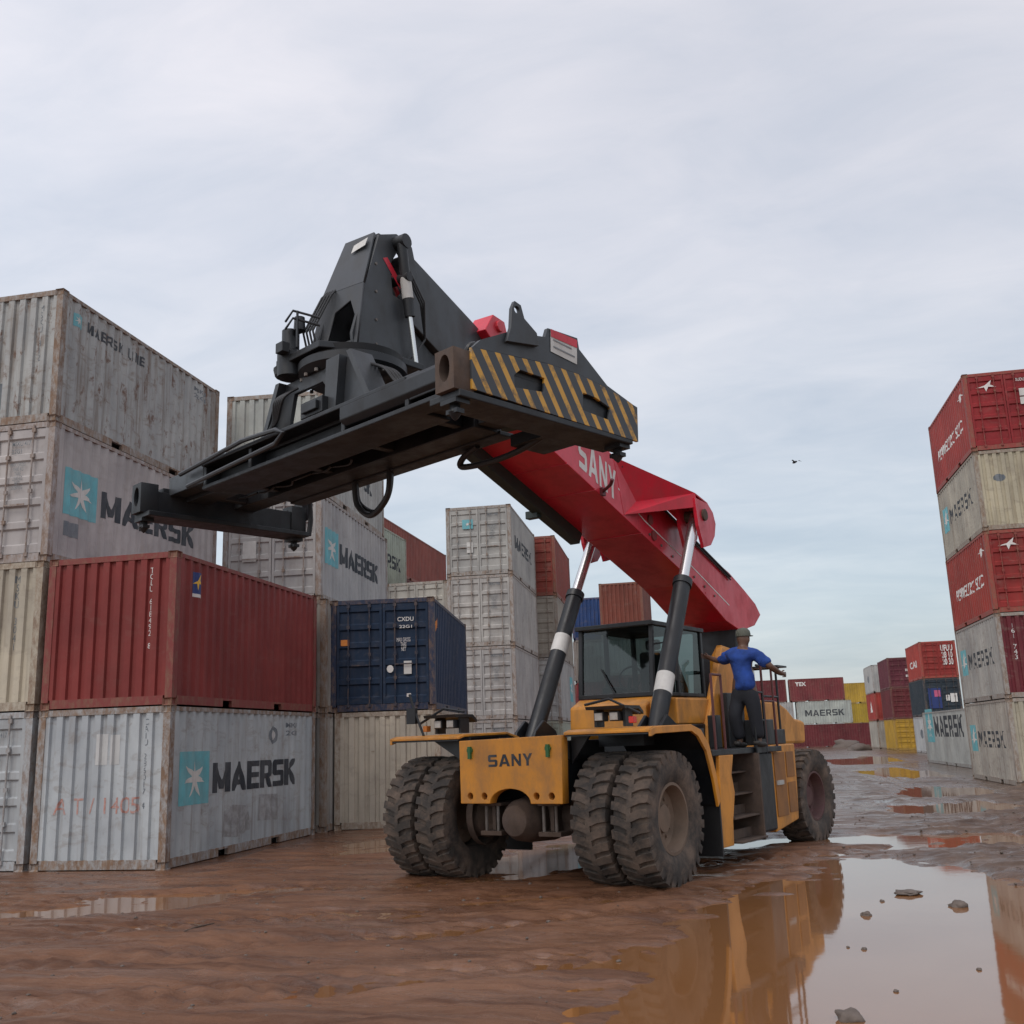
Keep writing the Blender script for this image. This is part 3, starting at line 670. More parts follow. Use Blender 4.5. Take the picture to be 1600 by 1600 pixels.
# --- middle distance, left
G3 = 'shipping containers in the middle-distance stacks'
for t in (1, 2): container(-3.45, 20.8, t, GREYW, ('grey container hidden on the ground behind the tall door stack', 'grey container hidden on the second tier behind the navy one')[t-1], rust=0.3, detail=0, group=G3)
container(-3.45, 20.8, 3, (0.44, 0.44, 0.42), 'off-white container just above the navy one, left of the tall door-fronted stack', 'door', rust=0.3, detail=1, group=G3)
for t in (1, 2, 3): container(-6.30, 19.6, t, GREYW, 'grey container hidden in the stack under the pale green one, tier %s' % ('one', 'two', 'three')[t-1], rust=0.3, detail=0, group=G3)
container(-6.48, 19.3, 4, PALEG, 'pale green-grey container with dark lettering, in front of the long rust-red one', rust=0.3, detail=1, group=G3, logo=[side_text('MAERSK', 1.7, 5.3, 1.05, 1.6, 'ink', 1, 0.03)])
for t in (1, 2, 3, 4): container(-9.65, 31, t, MAROON, 'long container hidden beneath the rust-red one, tier %s' % ('one', 'two', 'three', 'four')[t-1], L=12.19, rust=0.3, detail=0, group=G3)
container(-9.65, 31, 5, (0.30, 0.085, 0.065), 'long rust-red container sloping into the distance above the off-white one', L=12.19, rust=0.2, detail=1, group=G3)
FD = dict(front='door', detail=2, group=G3, yaw=R(2.4))
for t, cc, lb in ((1, (0.40, 0.40, 0.41), 'bottom grey container of the tall door stack behind the machine'), (2, (0.42, 0.42, 0.43), 'grey container with doors, second tier of the tall stack behind the machine'),
              (3, (0.44, 0.44, 0.44), 'grey container with doors, third tier of the tall stack behind the machine'), (4, (0.40, 0.41, 0.41), 'grey container with tiny cyan square on its door, topmost behind the machine')):
    lg = [door_text('MSKU 906', 0.36, 0.74, 2.2, 2.3, 'fadedink')] + door_marks()[2:]
    if t == 4: lg += [door_poly(-0.60, -0.20, 1.75, 2.1, 'cyan'), door_poly(-0.47, -0.33, 1.85, 2.0, 'whiteink', pts=star_pts(7, .5, .2), y=0.001), door_poly(-0.45, -0.22, 0.85, 1.25, 'white'), side_text('MAERSK', 0.9, 5.0, 1.1, 1.6, 'ink', 1, 0.03)]
    elif t == 1: lg += [door_poly(-0.75, -0.4, 0.3, 0.42, 'orange')]
    container(-0.85, 20.2, t, cc, lb, rust=(0.25, 0.35, 0.4, 0.2)[t-1], frust=0.4, logo=lg, **FD)
for t, cc, lb in ((1, PALEG, 'grey container with a green star panel beside the left lifting cylinder, ground tier'), (2, GREYW, 'grey container seen past the left lifting cylinder, second tier'), (3, (0.33, 0.31, 0.28), 'brownish grey container under the red door-fronted one'), (4, (0.27, 0.055, 0.040), 'red container with doors peeking out right of the tall grey stack')):
    container(-0.30, 26.6, t, cc, lb, front='door', yaw=R(3), rust=0.35, detail=1, group=G3, logo=[star_logo(4.0, 5.2, 0.9, 2.0)] if t < 3 else None)
for t, cc, lb in ((1, GREYW, 'far grey container low behind the cab, ground tier'), (2, (0.28, 0.05, 0.06), 'far pinkish red container low beside the cab window'), (3, (0.34, 0.33, 0.32), 'far grey container under the blue one'), (4, BLUE, 'far blue container left of the rust-red one above the cab')):
    container(-0.3, 47, t, cc, lb, rust=0.3, detail=0, group=G3)
for t, cc, lb in ((1, GREYW, 'hidden grey container under the rust-red one behind the cab'), (2, MAROON, 'hidden maroon container under the rust-red one behind the cab'), (3, GREYW, 'third tier grey container just under the rust-red one behind the cab'), (4, RUSTR, 'rust-red corrugated container directly above the cab roof')):
    container(2.12, 41.6, t, cc, lb, rust=0.3, detail=1 if t == 4 else 0, group=G3)
# --- tall stack at the right edge
G4 = 'shipping containers in the tall right-hand stack'
def hs(sgn=-1):
    return [side_text('HAMBURG SUD', 1.0, 5.2, 0.95, 1.35, 'whiteink', sgn, 0.01, 0.3, slope=0.0), side_poly(FLARE, 4.9, 5.7, 1.85, 2.3, 'whiteink', sgn, 'logo_emblem')]
def hsdoor(): return [door_poly(-0.86, -0.24, 1.94, 2.32, 'whiteink', 'logo_emblem', FLARE), door_text('SUDU 51', 0.36, 0.74, 2.2, 2.3, 'whiteink'), door_poly(0.42, 0.66, 1.7, 1.95, 'white'), door_poly(0.42, 0.66, 1.42, 1.66, 'white')]
container(17.15, 18.3, 1, (0.42, 0.41, 0.385), 'grey container with a cyan star panel on the mud, bottom of the tall right stack', rust=0.5, frust=0.4, group=G4, logo=[line_logo(-1)], fcol=(0.46, 0.44, 0.36))
container(17.15, 18.3, 2, (0.40, 0.405, 0.40), 'grey-sided container with a maroon end and white digits, second tier of the right stack', rust=0.45, group=G4, fcol=(0.17, 0.028, 0.038), logo=[line_logo(-1), end_text('1\n6\n1\n \n7\n4\n3', -0.82, -0.70, 1.15, 2.25, 'whiteink', 0.0)])
container(17.15, 18.3, 3, (0.36, 0.055, 0.042), 'red container with white door emblem, third tier of the right stack', 'door', rust=0.25, group=G4, logo=hs()+hsdoor(), fcol=(0.30, 0.035, 0.032))
container(17.15, 18.3, 4, (0.40, 0.385, 0.34), 'cream-grey container with dark stains, sandwiched between the two red ones at right', rust=0.5, frust=0.5, fcol=(0.47, 0.44, 0.34), group=G4, logo=[line_logo(-1), end_poly(circle(.5, .5, .5, 9), -0.72, -0.35, 1.55, 1.8, 'fadedink', 'stain')])
container(17.15, 18.3, 5, (0.34, 0.052, 0.045), 'red container with faded white side lettering, topmost of the right stack', 'door', rust=0.2, group=G4, logo=hs()+hsdoor(), fcol=(0.28, 0.026, 0.030))
# --- right side, further back
G5 = 'shipping containers far back on the right'
container(18.95, 31.4, 1, (0.43, 0.47, 0.48), 'long pale grey container with big dark letters on the mud, behind the tall right stack', L=12.19, rust=0.3, detail=1, group=G5, logo=[line_logo(-1, k=1.9, v=-0.75)])
container(22.3, 62, 1, WHITE, 'white container low between the yellow one and the long lettered one', rust=0.3, detail=1, group=G5, logo=[side_poly(circle(.5, .5, .5, 8), 2.4, 3.6, 1.0, 1.7, 'fadedink', -1, 'round_emblem')])
container(22.3, 62, 2, (0.03, 0.045, 0.06), 'dark slate container with a magenta square on its door, under the bright red one', 'door', rust=0.15, detail=1, group=G5, logo=[door_poly(-0.95, -0.1, 0.5, 1.9, 'navy'), door_poly(-0.55, -0.15, 1.3, 1.75, 'magenta', y=0.001), door_poly(0.5, 0.95, 0.9, 1.5, 'whiteink'), door_poly(0.2, 0.45, 1.0, 1.4, 'whiteink')])
container(22.3, 62, 3, (0.42, 0.06, 0.045), 'bright red container with white door print, top of the stack behind the tall right one', 'door', rust=0.15, detail=1, group=G5, fcol=(0.30, 0.04, 0.035), logo=[door_text('UFUU\n28 10\n20 30', 0.2, 1.0, 0.9, 2.3, 'whiteink', bold=0.03), side_text('CAI', 1.2, 4.2, 0.9, 1.4, 'whiteink', -1, 0.03)])
container(22.3, 78, 1, YEL, 'mustard yellow container with doors on the ground, far right row', 'door', rust=0.25, detail=1, group=G5)
container(22.3, 78, 2, MAROON, 'maroon container above the yellow doors, far right row', 'door', rust=0.2, detail=1, group=G5)
container(22.3, 78, 3, (0.135, 0.03, 0.045), 'plum coloured container, top tier beside a grey far one', 'door', rust=0.2, detail=1, group=G5, logo=[door_poly(0.2, 0.5, 1.4, 1.6, 'whiteink'), door_poly(0.2, 0.5, 0.9, 1.1, 'whiteink')])
container(22.1, 87, 1, (0.40, 0.39, 0.36), 'far dirty grey container on the ground left of the yellow one', rust=0.55, detail=0, group=G5)
container(22.1, 87, 2, (0.40, 0.06, 0.05), 'far bright red container side, left of the maroon one', rust=0.2, detail=0, group=G5, logo=[side_poly([(0, 0), (1, 0), (.5, 1)], 2.2, 3.8, 0.8, 1.9, 'whiteink', -1, 'logo_emblem')])
container(22.1, 87, 3, (0.45, 0.47, 0.48), 'far pale grey container side, left of the plum one', rust=0.2, detail=0, group=G5, logo=[side_poly(circle(.5, .5, .5, 8), 2.4, 3.6, 1.0, 1.7, 'fadedink', -1, 'round_emblem')])
G6 = 'shipping containers closing the far end of the yard'
HP = -PI/2    # turned so that a long side faces the camera
def across(x, y, t, col, lb, lg=None, L=6.058, rust=0.25): container(x, y, t, col, lb, rz=PI/2, rust=rust, detail=0, group=G6, logo=lg, L=L)
# rz = 90 deg: local +y points to -x, local -x side faces the camera
across(24.2, 109, 1, MAROON, 'far long maroon container on the ground beyond the rear wheel', L=12.19)
across(22.2, 109, 2, (0.42, 0.47, 0.46), 'far pale container with dark lettering between two maroon ones', [side_text('MAERSK', 0.9, 5.2, 0.9, 1.6, 'ink', -1, 0.05)])
across(21.6, 109, 3, (0.20, 0.045, 0.05), 'far maroon container with small white print, top of the far end stack', [side_text('TEX', 0.7, 1.9, 1.75, 2.2, 'whiteink', -1, 0.04)])
across(15.8, 109, 2, GREYW, 'far grey container hidden behind the engine hood')
across(15.2, 109, 3, MAROON, 'far maroon container hidden behind the engine hood')
across(29.2, 126, 1, (0.32, 0.28, 0.22), 'far brownish container on the ground under the yellow ones')
across(29.2, 126, 2, (0.42, 0.29, 0.04), 'far mustard yellow container, lower of the two yellow ones')
across(29.2, 126, 3, (0.48, 0.31, 0.05), 'far mustard yellow container, upper of the two yellow ones')
# ------------------------------------------------------------------ reach stacker (local x = its left, y = rearwards, z up)
VO = (6.3517, -1.4966); VH = 0.38536
rs = empty('reach_stacker', (VO[0], VO[1], 0), -VH)
tag(rs, 'yellow reach stacker with a red boom and a black container spreader raised in front', 'reach stacker')
def tyre_meshes(D, w, lugs=30):
    Ro = D/2; t = MB(); h = w/2
    prof = [(-h*0.62, Ro*0.50), (-h*0.86, Ro*0.56), (-h, Ro*0.72), (-h*0.98, Ro*0.86), (-h*0.90, Ro*0.935), (-h*0.55, Ro*0.955), (h*0.55, Ro*0.955), (h*0.90, Ro*0.935), (h*0.98, Ro*0.86), (h, Ro*0.72), (h*0.86, Ro*0.56), (h*0.62, Ro*0.50)]
    t.lathe(prof, 60, 'x', close=True)
    for k in range(lugs):
        for s in (-1, 1):
            a0 = 2*PI*(k+(0.25 if s > 0 else -0.25))/lugs; da = 2*PI/lugs*0.34
            # lug runs from the shoulder down the sidewall edge to just past the crown centre
            st = [(s*h*0.995, Ro*0.86), (s*h*0.97, Ro*0.985), (s*h*0.55, Ro*1.0), (-s*h*0.12, Ro*1.0)]
            sk = [0, 0, 0.02, 0.10]
            ring = []
            for (x, r_), q in zip(st, sk):
                rb = Ro*0.90 if r_ > Ro*0.9 else Ro*0.82
                ring.append([(x, rr*math.cos(a0+q+d), rr*math.sin(a0+q+d)) for rr, d in ((rb, -da), (r_, -da*0.86), (r_, da*0.86), (rb, da))])
            v = [p for r_ in ring for p in r_]; f = []
            for i in range(3):
                for j in range(3): f.append((i*4+j, i*4+j+1, i*4+4+j+1, i*4+4+j))
            f += [(0, 1, 2, 3), (12, 13, 14, 15)]
            t.add(v, f)
    return t
def rim_mb(D, w, s):
    Ro = D/2; h = w/2
    b = MB().lathe([(s*h*0.60, Ro*0.515), (s*h*0.78, Ro*0.53), (s*h*0.80, Ro*0.485), (s*h*0.55, Ro*0.46), (s*h*0.10, Ro*0.44), (s*h*0.02, Ro*0.38), (s*h*0.06, Ro*0.22), (s*h*0.30, Ro*0.20), (s*h*0.34, Ro*0.05), (s*h*0.34, 0.001)], 40, 'x')
    for k in range(12):
        a = 2*PI*k/12; b.lathe([(s*h*0.0, 0.001), (s*h*0.14, 0.001), (s*h*0.14, 0.022), (s*h*0.0, 0.022)][::-1], 6, 'x', (0, Ro*0.31*math.cos(a), Ro*0.31*math.sin(a)))
    return b
DF, WT = 1.66, 0.50
DR = 1.56
def wheel(x, y, D, out, rimmat, steer=0.0, z=0.0, spin=0.0):
    w = empty('wheel', (x, y, D/2+z), steer, rs)
    key = ('tyre', D)
    if key not in CACHE:
        tmp = tyre_meshes(D, WT, 30 if D == DF else 28).build('tyre', M['rubber'], w, True); CACHE[key] = tmp.data; t = tmp
    else: t = bpy.data.objects.new('tyre', CACHE[key]); COL.objects.link(t); t.parent = w
    t.rotation_euler.x = spin
    r_ = rim_mb(D, WT, out).build('rim', M[rimmat], w, True); r_.rotation_euler.x = spin
for i, x in enumerate((1.80, 1.235, -1.235, -1.80)): wheel(x, 0, DF, 1 if x > 0 else -1, 'rim', spin=i*0.7, z=-0.02)
for x in (1.66, -1.66): wheel(x, 5.95, DR, 1 if x > 0 else -1, 'darkrim', steer=R(-4), z=-0.05, spin=x)
# front axle with differential and brake cylinders
ax = MB().lathe([(-1.05, 0.16), (-0.95, 0.30), (-0.80, 0.30), (-0.72, 0.19), (0.72, 0.19), (0.80, 0.30), (0.95, 0.30), (1.05, 0.16)], 28, 'x', (0, 0, 0.83))
ax.box(-0.75, 0.75, -0.16, 0.30, 0.60, 1.02)
for x in (-0.86, 0.86): ax.lathe([(x-0.05, 0.40), (x+0.05, 0.40)], 30, 'x', (0, 0, 0.83))
axo = ax.build('front_axle', M['rust'], rs, True)
MB().lathe([(-0.62, 0.001), (-0.62, 0.08), (-0.58, 0.19), (-0.45, 0.26), (-0.20, 0.30), (0.3, 0.32)], 28, 'y', (0, 0, 0.80)).build('differential', M['rust'], axo, True)
for x in (-0.55, -0.36, 0.36, 0.55): MB().tube([(x, -0.42, 0.62), (x, -0.42, 1.02)], 0.022, 8).build('axle_bolt', M['steel'], axo, True)
for x in (-0.46, 0.46):
    b = MB().box(x-0.17, x+0.17, -0.46, -0.12, 0.60, 0.66); b.box(x-0.17, x+0.17, -0.46, -0.12, 0.98, 1.02); b.box(x-0.03, x+0.03, -0.38, -0.12, 0.66, 0.98)
    b.build('axle_clamp', M['rust'], axo, bevel=0.008)
MB().tube([(-1.4, 5.95, 0.72), (1.4, 5.95, 0.72)], 0.16, 14).box(-0.5, 0.5, 5.7, 6.2, 0.55, 1.0).build('rear_axle', M['black'], rs, True)
# frame
fr = MB()
for x in (-0.62, 0.62): fr.box(x-0.16, x+0.16, -0.48, 7.0, 1.03, 1.55)
fr.box(-0.8, 0.8, -0.46, 0.5, 1.55, 1.80); fr.box(-0.75, 0.75, 2.0, 6.9, 0.62, 1.0); fr.box(-0.5, 0.5, 0.8, 1.9, 1.0, 1.6)
for x in (-1.05, 1.05):                     # lift cylinder foot brackets
    for d in (-0.17, 0.17): fr.prism([(0.95, 1.25), (2.2, 1.25), (1.95, 1.95), (1.6, 2.12), (1.35, 1.95)], x+d-0.025, x+d+0.025, 'x')
fr.box(-1.2, 1.2, 1.1, 1.9, 1.15, 1.40)
fr.build('chassis', M['black'], rs, bevel=0.012)
arc = [(0.30*math.cos(a)+0.0, 1.02+0.17*math.sin(a)/1.0) for a in [PI*i/14 for i in range(1, 14)]]
outer = [(-0.80, 1.02), (-0.32, 1.02)]+[(0.32*math.cos(PI-PI*i/14), 1.02+0.19*math.sin(PI*i/14)) for i in range(1, 14)]+[(0.32, 1.02), (0.80, 1.02), (0.82, 1.87), (-0.81, 1.84)]
fp = plate('front_panel', outer, [circle(x, 1.115, 0.045, 16) for x in (-0.64, -0.41, 0.41, 0.64)], -0.66, -0.50, 'y', M['yellow'], rs, 0.01)
def flat_text(txt, P0, U, V, mat, parent, bold=0.03, shear=0.0, name='lettering', th=0.0):
    P0, U, V = Vector(P0), Vector(U), Vector(V)
    return decal(name, any_bm(txt, bold, shear), lambda u, v: P0+U*u+V*v, M[mat], parent)
flat_text('SANY', (-0.33, -0.664, 1.49), (0.70, 0, 0.01), (0, 0, 0.155), 'ink', fp, 0.045)
MB().add([(-0.82, -0.60, 1.02), (-0.82, -0.1, 1.02), (-0.82, -0.1, 1.80), (-0.82, -0.60, 1.80)], [(0, 1, 2, 3)])
for x in (-0.62, 0.62):
    MB().tube([(x, -0.69, 1.71), (x, -0.62, 1.71)], 0.042, 12).box(x-0.022, x+0.022, -0.70, -0.64, 1.60, 1.76).build('tow_eye', plain('green_plug', (0.03, 0.13, 0.04), 0.5), fp, True)
# wheel arches
for s in (-1, 1):
    line = [(-0.62, 1.90), (-0.50, 1.93), (0.55, 1.95), (0.85, 1.88), (1.08, 1.68), (1.24, 1.32), (1.34, 0.95)]
    th = 0.035
    low = [(a-(0.03 if a > 0.7 else 0), c-th) for a, c in line][::-1]
    fd = MB().prism(line+low, min(s*0.83, s*2.07), max(s*0.83, s*2.07), 'x').build('fender', M['yellow'], rs, bevel=0.008)
    ln = [(a-(0.045 if a > 0.7 else 0), c-th-0.006) for a, c in line]
    MB().prism(ln+[(a-(0.02 if a > 0.7 else 0), c-0.015) for a, c in ln][::-1], min(s*0.86, s*2.03), max(s*0.86, s*2.03), 'x').build('fender_dark_sheet', M['black'], fd)  # black sheet added under the arch to darken its underside
    sk = MB(); x0, x1 = sorted((s*2.035, s*2.075))
    sk.prism(line+[(a-(0.10 if a > 0.7 else 0), c-0.085) for a, c in line][::-1], x0, x1, 'x'); sk.build('fender_lip', M['yellow'], fd, bevel=0.006)
    MB().prism([(s*0.82, 1.50), (s*(1.45 if s < 0 else 1.1), 1.86), (s*(1.5 if s < 0 else 1.15), 1.89), (s*0.82, 1.89)], -0.42, -0.37, 'y').box(min(s*0.82, s*1.5), max(s*0.82, s*1.5), 0.3, 0.6, 1.70, 1.88).build('bracket_and_dark_fill', M['black'], rs)  # bracket, plus a black box added to fill the dark space beneath the arch
    x0, x1 = sorted((s*1.0, s*2.05))
    MB().box(x0, x1, 1.33, 1.37, 0.22, 0.98).build('mud_flap', M['hose'], rs, bevel=0.005)
    # lamp cluster on the arch
    m_ = MB().prism([(-0.40, 2.17), (-0.02, 2.17), (0.10, 2.10), (0.10, 2.14), (0, 2.21), (-0.42, 2.21)], min(s*1.05, s*1.62), max(s*1.05, s*1.62), 'x')
    m_.box(min(s*1.08, s*1.12), max(s*1.08, s*1.12), -0.25, -0.05, 1.95, 2.18); m_.box(min(s*1.50, s*1.54), max(s*1.50, s*1.54), -0.25, -0.05, 1.95, 2.18)
    m_.tube([(s*0.98, -0.3, 2.24), (s*1.34, -0.3, 2.30), (s*1.78, -0.3, 2.10)], 0.018, 6)
    lb = m_.build('lamp_mount', M['black'], rs); LM = [lb]
    for k, xx in enumerate((1.20, 1.42)):
        h_ = MB().box(s*xx-0.07, s*xx+0.07, -0.34, -0.20, 2.02, 2.14).build('headlight', M['black'], rs, bevel=0.01)
        MB().box(s*xx-0.056, s*xx+0.056, -0.352, -0.338, 2.033, 2.127).build('lens', M['lamp'], h_, bevel=0.004)
    MB().box(s*1.66-0.035, s*1.66+0.035, -0.34, -0.24, 1.985, 2.07).build('marker_lamp', M['redlens' if s > 0 else 'orange'], rs, bevel=0.01)
# mirror on left arch
MB().tube([(-1.55, -0.5, 1.93), (-1.72, -0.5, 2.3), (-1.80, -0.5, 2.52)], 0.018, 6).box(-1.84, -1.68, -0.53, -0.47, 2.10, 2.32).build('mirror', M['black'], rs)
# deck, side body and steps (steps on the visible side)
dk = MB().box(-1.95, -0.78, 1.45, 5.3, 1.52, 1.60).box(0.78, 1.95, 1.45, 4.2, 1.52, 1.60).box(-0.78, 0.78, 1.9, 4.9, 1.60, 1.72)
dk.build('deck', M['black'], rs, bevel=0.008)
for s in (1,):
    MB().prism([(1.52, 0.30), (1.95, 0.30), (1.98, 0.62), (2.12, 1.0), (2.05, 1.25), (2.16, 1.52), (1.66, 1.52), (1.60, 1.0)], 1.90, 1.96, 'x').build('side_panel', M['yellow'], rs, bevel=0.008)
    st = MB(); 
    for k, z in enumerate((0.34, 0.66, 0.97, 1.27)):
        y0 = 2.02; y1 = 3.0; x1 = 2.06-0.085*k
        st.box(x1-0.24, x1, y0, y1, z-0.025, z)
        st.box(x1-0.26, x1-0.235, y0, y1, z, z+0.13)
    st.prism([(0.30, 2.06), (0.34, 2.10), (1.52, 1.82), (1.52, 1.60), (0.30, 1.60)][0:0] or [(2.98, 0.28), (3.03, 0.28), (3.03, 1.52), (2.98, 1.52)], 1.52, 2.02, 'x')
    st.box(1.40, 1.46, 2.0, 3.0, 0.30, 1.5)
    st.build('steps', M['rust'], rs, bevel=0.005)
    # tank and cabinet between the steps and the rear wheel
    MB().prism([(3.04, 0.34), (3.9, 0.34), (3.9, 1.52), (3.04, 1.52)], 1.35, 1.90, 'x').build('fuel_tank', M['black'], rs, bevel=0.04)
    MB().box(1.30, 1.40, 3.45, 4.15, 1.60, 2.45).box(1.28, 1.42, 2.9, 3.1, 1.6, 2.1).build('dark_backing_panel', M['black'], rs, bevel=0.015)  # black panels added for the dark area behind the person's legs
    MB().box(1.45, 1.80, 3.95, 4.35, 1.62, 2.02).box(1.5, 1.75, 4.5, 5.0, 1.62, 1.86).build('control_box', M['black'], rs, bevel=0.015)
    MB().tube([(1.84, 3.0, 1.60), (1.98, 3.02, 1.2), (2.0, 3.05, 0.5)], 0.02, 6).tube([(1.9, 3.4, 2.5), (1.82, 3.3, 2.0), (1.90, 3.2, 1.7), (1.93, 3.1, 1.1), (1.9, 3.25, 0.7)], 0.025, 8).build('loose_cable', M['hose'], rs, True)
    cb_ = MB().prism([(3.92, 0.30), (4.98, 0.42), (5.05, 1.0), (5.08, 1.62), (3.92, 1.62)], 1.20, 1.86, 'x').build('side_cabinet', M['yellow'], rs, bevel=0.02)
    for y0, y1, z0, z1 in ((4.02, 4.50, 0.52, 1.50), (4.58, 4.93, 1.10, 1.50), (4.58, 4.93, 0.55, 1.02)):
        MB().box(1.862, 1.874, y0, y1, z0, z1).build('cabinet_door', plain('brown_panel_paint', (0.30, 0.125, 0.03), 0.6, dirt=MUD, damt=0.6), cb_, bevel=0.004)
    MB().box(1.874, 1.89, 4.05, 4.35, 1.0, 1.07).build('reflector', M['lamp'], cb_)
MB().box(-1.86, -1.2, 2.0, 5.0, 0.4, 1.50).build('side_cabinet', M['yellow'], rs, bevel=0.02)
# hydraulic valve / hoses behind the visible arch
hp = MB().lathe([(0, 0.001), (0, 0.13), (0.62, 0.13), (0.70, 0.06)], 16, 'z', (1.72, 1.62, 0.95)).box(1.55, 1.80, 1.42, 1.56, 1.0, 1.9)
hp.build('accumulator', M['grey'], rs, True)
# cab
cab = empty('cab', (0, 2.35, 1.72), 0, rs)
CX0, CX1, CZ0, CZ1, CY1 = -0.67, 0.67, 0.71, 1.80, 2.0
def post(b, p, q, r_=0.035): b.tube([p, q], r_, 6)
MB().prism([(0.0, 0.0), (CY1, 0.0), (CY1, CZ0), (0.0, CZ0-0.02), (-0.28, CZ0-0.14), (-0.30, 0.22)], CX0, CX1, 'x').build('cab_base', M['yellow'], cab, bevel=0.03)
cf = MB()
for x in (CX0+0.035, CX1-0.035):
    cf.prism([(0.0, CZ0), (0.07, CZ0), (0.17, CZ1), (0.10, CZ1)], x-0.035, x+0.035, 'x')
    cf.box(x-0.035, x+0.035, CY1-0.08, CY1, CZ0, CZ1); cf.box(x-0.03, x+0.03, 0.92, 1.0, CZ0, CZ1)
    cf.box(x-0.03, x+0.03, 0.05, CY1, CZ0, CZ0+0.06)
cf.box(CX0, CX1, 0.0, 0.06, CZ0-0.01, CZ0+0.06); cf.box(CX0, CX1, CY1-0.06, CY1, CZ0, CZ0+0.08); cf.box(CX0-0.02, CX1+0.02, 0.02, CY1+0.03, CZ1, CZ1+0.07)
cf.build('cab_frame', M['black'], cab, bevel=0.01)
def pane(v): MB().add(v, [(0, 1, 2, 3)]).build('window', M['glass'], cab)
pane([(CX0+.07, 0.045, CZ0+.05), (CX1-.07, 0.045, CZ0+.05), (CX1-.07, 0.135, CZ1), (CX0+.07, 0.135, CZ1)])
for x in (CX0+0.03, CX1-0.03):
    pane([(x, 0.10, CZ0+.06), (x, 0.92, CZ0+.06), (x, 0.92, CZ1), (x, 0.18, CZ1)]); pane([(x, 1.0, CZ0+.06), (x, CY1-.08, CZ0+.06), (x, CY1-.08, CZ1), (x, 1.0, CZ1)])
pane([(CX0+.07, CY1-.03, CZ0+.08), (CX1-.07, CY1-.03, CZ0+.08), (CX1-.07, CY1-.03, CZ1), (CX0+.07, CY1-.03, CZ1)])
MB().box(-0.27, 0.27, 0.95, 1.45, 0.60, 0.82).box(-0.25, 0.25, 1.38, 1.52, 0.80, 1.50).box(-0.14, 0.14, 1.40, 1.50, 1.52, 1.70).build('driver_seat', M['seat'], cab, bevel=0.05)
MB().tube([(0, 0.35, 0.5), (0, 0.55, 1.02)], 0.035, 8).tube([(0.20*math.cos(a), 0.55+0.06*math.sin(a), 1.03+0.18*math.sin(a)) for a in [2*PI*k/20 for k in range(21)]], 0.016, 6).build('steering_wheel', M['hose'], cab, True)
MB().box(0.30, 0.50, 0.5, 1.5, 0.6, 0.95).box(-0.5, -0.3, 0.5, 1.4, 0.6, 0.9).build('console', M['black'], cab, bevel=0.02)
MB().tube([(-0.1, 0.03, CZ0+0.02), (0.02, 0.0, CZ0-0.10), (0.22, -0.30, CZ0-0.35)], 0.03, 6).tube([(0.0, 0.0, CZ0+.04), (-0.25, 0.06, CZ0+0.45)], 0.012, 6).build('wiper', M['black'], cab)
MB().box(0.70, 0.74, 0.25, 0.75, 0.95, 1.35).tube([(0.68, 0.1, 1.5), (0.95, 0.0, 1.5), (0.95, 0.0, 1.2)], 0.015, 6).box(0.86, 1.04, -0.03, 0.0, 1.0, 1.35).build('mirror', M['black'], cab)
# engine hood stepping down to the counterweight
MB().prism([(4.45, 1.60), (7.05, 1.60), (7.10, 1.98), (6.92, 2.02), (6.55, 2.05), (6.20, 2.22), (5.75, 2.34), (4.45, 2.36)], -0.85, 1.40, 'x').build('engine_hood', M['yellow'], rs, bevel=0.05)
MB().prism([(6.3, 0.75), (7.1, 0.75), (7.15, 1.6), (6.3, 1.6)], -1.35, 1.0, 'x').build('counterweight', M['yellow'], rs, bevel=0.06)
# boom support towers behind the cab
for s in (-1, 1):
    MB().prism([(4.55, 1.6), (6.4, 1.6), (6.35, 2.7), (5.9, 3.30), (5.2, 3.36), (4.85, 3.1), (4.75, 2.4)], min(s*0.56, s*0.66), max(s*0.56, s*0.66), 'x').build('boom_support', M['yellow'], rs, bevel=0.015)
MB().prism([(6.2, 1.6), (6.9, 1.6), (7.1, 3.9), (6.8, 4.25), (6.5, 4.0)], -0.45, 0.45, 'x').build('boom_pivot', M['black'], rs, bevel=0.02)
MB().prism([(2.9, 1.60), (3.55, 1.60), (3.75, 2.3), (3.95, 3.15), (3.75, 3.2), (3.3, 2.5), (2.95, 1.95)], 1.15, 1.27, 'x').build('air_intake_housing', M['yellow'], rs, bevel=0.02)
MB().box(0.74, 1.20, 2.05, 3.60, 1.98, 2.36).build('battery_box', M['yellow'], rs, bevel=0.02)
MB().box(0.74, 1.22, 2.0, 3.65, 1.60, 1.975).build('battery_tray', M['black'], rs, bevel=0.02)
MB().tube([(1.25, 4.85, 2.3), (1.25, 4.85, 2.86)], 0.10, 16).tube([(1.25, 4.85, 2.86), (1.25, 4.85, 3.0), (1.25, 5.05, 3.10)], 0.055, 12).build('muffler', M['chrome'], rs, True)
rl = MB()
for (x, y) in ((1.88, 1.75), (1.88, 2.1)): rl.tube([(x, y, 1.55), (x, y, 2.65)], 0.02, 6)
rl.tube([(1.88, 1.75, 2.65), (1.88, 2.1, 2.65)], 0.02, 6)
rl.build('handrail', plain('dark_red_paint', (0.10, 0.03, 0.028), 0.5), rs, True)
rl = MB()
for (x, y) in ((1.99, 3.02), (1.99, 3.42)): rl.tube([(x, y, 1.50), (x, y, 2.42)], 0.018, 6)
rl.tube([(1.99, 3.02, 2.42), (1.99, 3.42, 2.42)], 0.018, 6).tube([(1.99, 3.02, 2.0), (1.99, 3.42, 2.0)], 0.016, 6).box(1.97, 2.0, 3.02, 3.42, 1.52, 1.72)
rl.build('gate_rail', M['black'], rs, True)
rl = MB()
